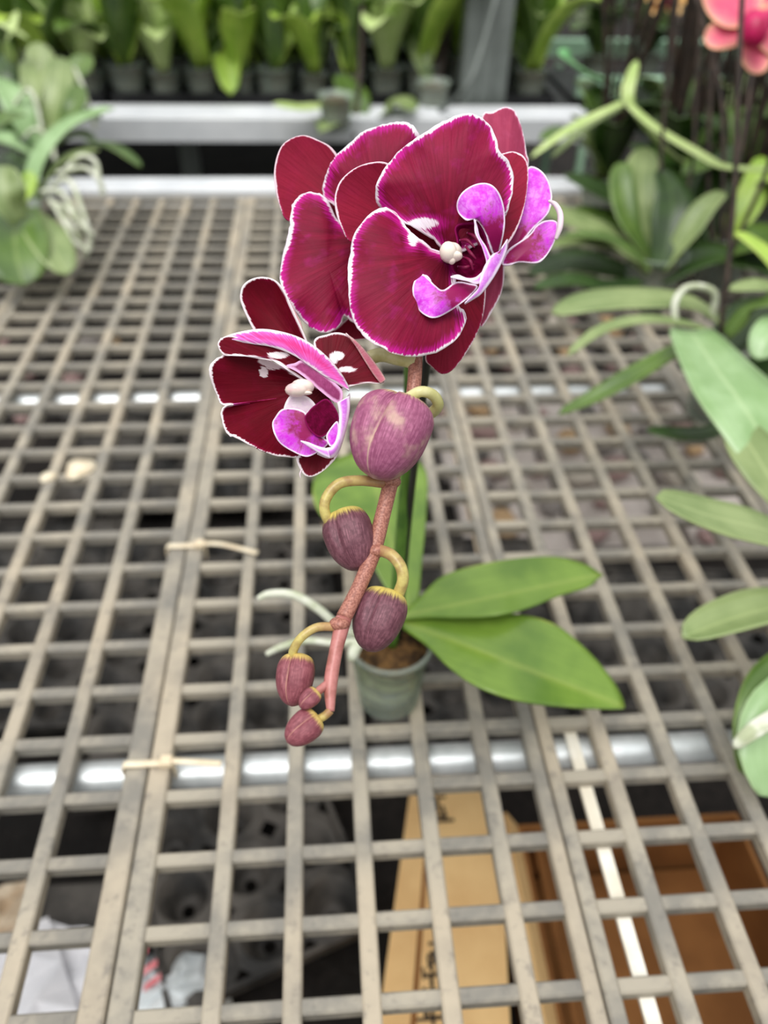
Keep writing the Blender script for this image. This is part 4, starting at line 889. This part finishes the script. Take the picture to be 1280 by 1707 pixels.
for pts in ([(85, 310, 1.3), (115, 300, 1.28), (135, 345, 1.27), (150, 400, 1.27), (140, 430, 1.28)], [(80, 330, 1.29), (105, 355, 1.27), (125, 385, 1.26), (135, 405, 1.27)], [(95, 290, 1.3), (140, 280, 1.3), (165, 300, 1.3), (172, 325, 1.31)],
            [(85, 335, 1.27), (110, 375, 1.25), (120, 400, 1.25), (150, 420, 1.26)], [(70, 320, 1.28), (95, 318, 1.26), (110, 330, 1.26), (128, 360, 1.26)], [(100, 300, 1.31), (130, 262, 1.3), (158, 268, 1.3), (165, 300, 1.3)], [(90, 340, 1.27), (115, 350, 1.25), (140, 380, 1.25), (156, 392, 1.26)]):
    tube_obj('aerial_root', [W(*p) for p in pts], .0042, M['root'], t, 8, 14)
t, b = plant(30, 300, 'grey-green orchid plant behind the silvery roots at the left edge', .045, .085)
pleaf(t, [(70, 250, 1.62), (85, 200, 1.6), (95, 150, 1.6), (100, 95, 1.62)], 66, 'leaf_grey', fold=.25)
pleaf(t, [(60, 250, 1.6), (40, 200, 1.58), (20, 160, 1.58), (-10, 130, 1.6)], 50, 'leaf_pale', fold=.25)
pleaf(t, [(60, 250, 1.58), (100, 215, 1.56), (125, 180, 1.56), (130, 140, 1.58)], 44, 'leaf_mid', fold=.3)
pleaf(t, [(55, 260, 1.56), (20, 240, 1.54), (0, 230, 1.54), (-30, 240, 1.54)], 40, 'leaf_pale', fold=.3)
pleaf(t, [(60, 260, 1.55), (40, 280, 1.5), (20, 270, 1.48), (-10, 280, 1.48)], 60, 'leaf_dark', fold=.3)
pleaf(t, [(60, 245, 1.6), (50, 190, 1.6), (55, 140, 1.6), (40, 100, 1.62)], 40, 'leaf_grey', fold=.3)
pleaf(t, [(65, 245, 1.62), (110, 200, 1.63), (140, 190, 1.63), (170, 200, 1.64)], 40, 'leaf_dark', fold=.3)
pleaf(t, [(20, 110, 1.62), (12, 75, 1.58), (20, 50, 1.57), (28, 18, 1.58)], 16, 'leaf_lime', fold=.3, basew=.7)
pleaf(t, [(-20, 40, 1.6), (5, 42, 1.58), (25, 52, 1.57), (48, 66, 1.58)], 18, 'leaf_lime', fold=.3, basew=.7)
stems(t, [[(65, 260, 1.62), (40, 180, 1.62), (25, 110, 1.62), (10, 40, 1.6)]], 'stem_green', .003)
for pts in ([(125, 115, 1.62), (140, 150, 1.6), (150, 185, 1.6), (160, 215, 1.62)], [(40, 230, 1.58), (60, 215, 1.56), (85, 235, 1.56), (92, 270, 1.56)], [(20, 180, 1.58), (45, 150, 1.56), (60, 170, 1.56), (70, 220, 1.57)]):
    tube_obj('aerial_root', [W(*p) for p in pts], .004, M['root'], t, 8, 12)
pleaf(t, [(70, 250, 1.66), (60, 180, 1.66), (70, 120, 1.67), (60, 70, 1.68)], 60, 'leaf_grey', fold=.2)
pleaf(t, [(60, 255, 1.6), (30, 225, 1.58), (10, 190, 1.58), (-30, 180, 1.6)], 70, 'leaf_dark', fold=.2)
pleaf(t, [(65, 255, 1.64), (105, 235, 1.64), (135, 225, 1.64), (160, 235, 1.65)], 44, 'leaf_mid', fold=.2)
pleaf(t, [(65, 255, 1.64), (100, 160, 1.66), (130, 120, 1.67), (140, 90, 1.68)], 60, 'leaf_mid', fold=.2)
pleaf(t, [(55, 250, 1.6), (15, 160, 1.6), (0, 120, 1.61), (20, 85, 1.62)], 50, 'leaf_dark', fold=.2)
t, b = plant(-70, 360, 'dark green orchid plant partly cut off by the left picture edge', .045, .085)
pleaf(t, [(-60, 300, 1.4), (-20, 330, 1.36), (10, 390, 1.3), (20, 450, 1.28)], 90, 'leaf_dark', fold=.2)
pleaf(t, [(-60, 290, 1.4), (-20, 230, 1.4), (10, 200, 1.4), (40, 190, 1.42)], 60, 'leaf_mid', fold=.2)
pleaf(t, [(-60, 290, 1.42), (-10, 280, 1.42), (30, 300, 1.42), (70, 330, 1.42)], 60, 'leaf_dark', fold=.2)

# ------------------------------------------------------------------ the far bench: trays of young orchids
def project(p):
    d = Vector(p) - CAM; z = d.dot(FW); return 640 + FPX * d.dot(RT) / z, 853.5 + FPX * d.dot(DN) / z
ORD = ('leftmost', 'second', 'third', 'fourth', 'fifth', 'sixth', 'seventh', 'eighth', 'ninth', 'tenth', 'eleventh', 'twelfth', 'thirteenth', 'fourteenth', 'fifteenth', 'sixteenth', 'seventeenth', 'eighteenth', 'nineteenth', 'twentieth')
young = [leafy('young_orchid', Vector((9, 9.5, 0)), 'x', 5, .23, .088, (('leaf_bright', 'leaf_bright', 'leaf_mid'), ('leaf_bright', 'leaf_mid'), ('leaf_bright', 'leaf_lime', 'leaf_grey'), ('leaf_mid', 'leaf_bright'))[i], 60 + i, 0, pot=(.040, .075), up=1.02) for i in range(4)]
k = 0; rnd = random.Random(3)
for row, y in enumerate((1.97, 2.10, 2.24, 2.38)):
    num = 0
    for i in range(22):
        x = -.95 + i * .093 + (.02 if row % 2 else 0)
        if (row == 0 and .38 < x < .60) or x > .68 or not -30 < project((x, y, .1))[0] < 1300: continue
        src = young[rnd.randrange(4) if k > 3 else k]; o = src if k < 4 else copy_tree(src); k += 1
        o.location = (x, y, .0312); o.rotation_euler.z = rnd.uniform(0, 6.28); q = rnd.uniform(.85, 1.15); o.scale = (q, q, q)
        rn = ('front row', 'second row', 'third row', 'back row')[row]
        setp(o, 'young upright-leaved orchid, %s in the %s of the far bench' % (ORD[num] + (' from left' if num else ''), rn), 'orchid', 'young orchids on the far bench'); num += 1
for i in range(3):
    x0 = -.98 + i * .56; t = thing('carry_tray', (x0 + .27, 2.15, .031), ('black carry tray at the left end of the far bench', 'black carry tray behind the white rail, left of the red flowers', 'black carry tray behind the red flowers by the post')[i], 'plant tray', 'carry trays on the far bench')
    gs = [box_geo(x0, x0 + .54, 1.895, 1.90, .0305, .062), box_geo(x0, x0 + .54, 2.44, 2.445, .0305, .062), box_geo(x0, x0 + .005, 1.9, 2.44, .0305, .062), box_geo(x0 + .535, x0 + .54, 1.9, 2.44, .0305, .062)]
    V, F = join_geo(gs); mk('tray_wall', V, F, M['blackmetal'], t, False)
    V, F = box_geo(x0 + .005, x0 + .535, 1.9, 2.44, .0302, .0308); mk('tray_base', V, F, M['blackmetal'], t, False)
# single plants that stick out of the rows
t, b = plant(455, 165, 'orchid on the far bench with a bare pinkish flower spike', .04, .075, .0312)
tube_obj('flower_stem', [b + Vector((0, 0, .06)), W(462, 110, 2.05), W(460, 60, 2.02), W(452, -30, 1.98)], [.008, .0085, .008, .007], M['stem_pink'], t, 10)
pleaf(t, [(455, 130, 2.06), (470, 110, 2.02), (490, 98, 2.0), (508, 98, 2.0)], 40, 'leaf_mid', fold=.2)
pleaf(t, [(440, 130, 2.06), (410, 60, 2.0), (380, 90, 1.97), (385, 158, 1.95)], 52, 'leaf_bright', fold=.2)
t, b = plant(560, 215, 'plant with a pale leaf drooping over the white rail left of the crimson petals', .04, .075, .0312)
pleaf(t, [(570, 180, 1.93), (545, 178, 1.85), (500, 182, 1.80), (455, 172, 1.80)], 40, 'leaf_lime', fold=.2)
pleaf(t, [(575, 190, 1.93), (560, 200, 1.85), (540, 212, 1.80), (530, 222, 1.80)], 34, 'leaf_grey', fold=.2)
pleaf(t, [(590, 230, 1.93), (590, 180, 1.9), (580, 150, 1.9), (560, 125, 1.9)], 60, 'leaf_mid', fold=.2)
pleaf(t, [(600, 215, 1.93), (640, 190, 1.9), (665, 170, 1.88), (690, 185, 1.86)], 56, 'leaf_grey', fold=.2)
stems(t, [[(590, 230, 1.9), (600, 120, 1.9), (603, 50, 1.88), (606, -40, 1.86)]], 'stem_brown', .006)
t, b = plant(720, 190, 'twiggy plant with thin dark stems beside the grey post', .04, .075, .0312)
stems(t, [[(722, 200, 2.0), (720 + d, 100, 2.0), (722 + d * 2.0, -30, 1.98)] for d in (-22, -14, -6, 2, 8, 14, 20)], 'stem_brown', .004)
pleaf(t, [(722, 160, 2.0), (705, 110, 1.98), (700, 60, 1.98), (690, 20, 1.98)], 36, 'leaf_grey', fold=.3)
stems(t, [[(725, 190, 1.94), (775, 150, 1.83), (800, 90, 1.83), (832, -20, 1.82)]], 'post', .006, 'leaning_cane')
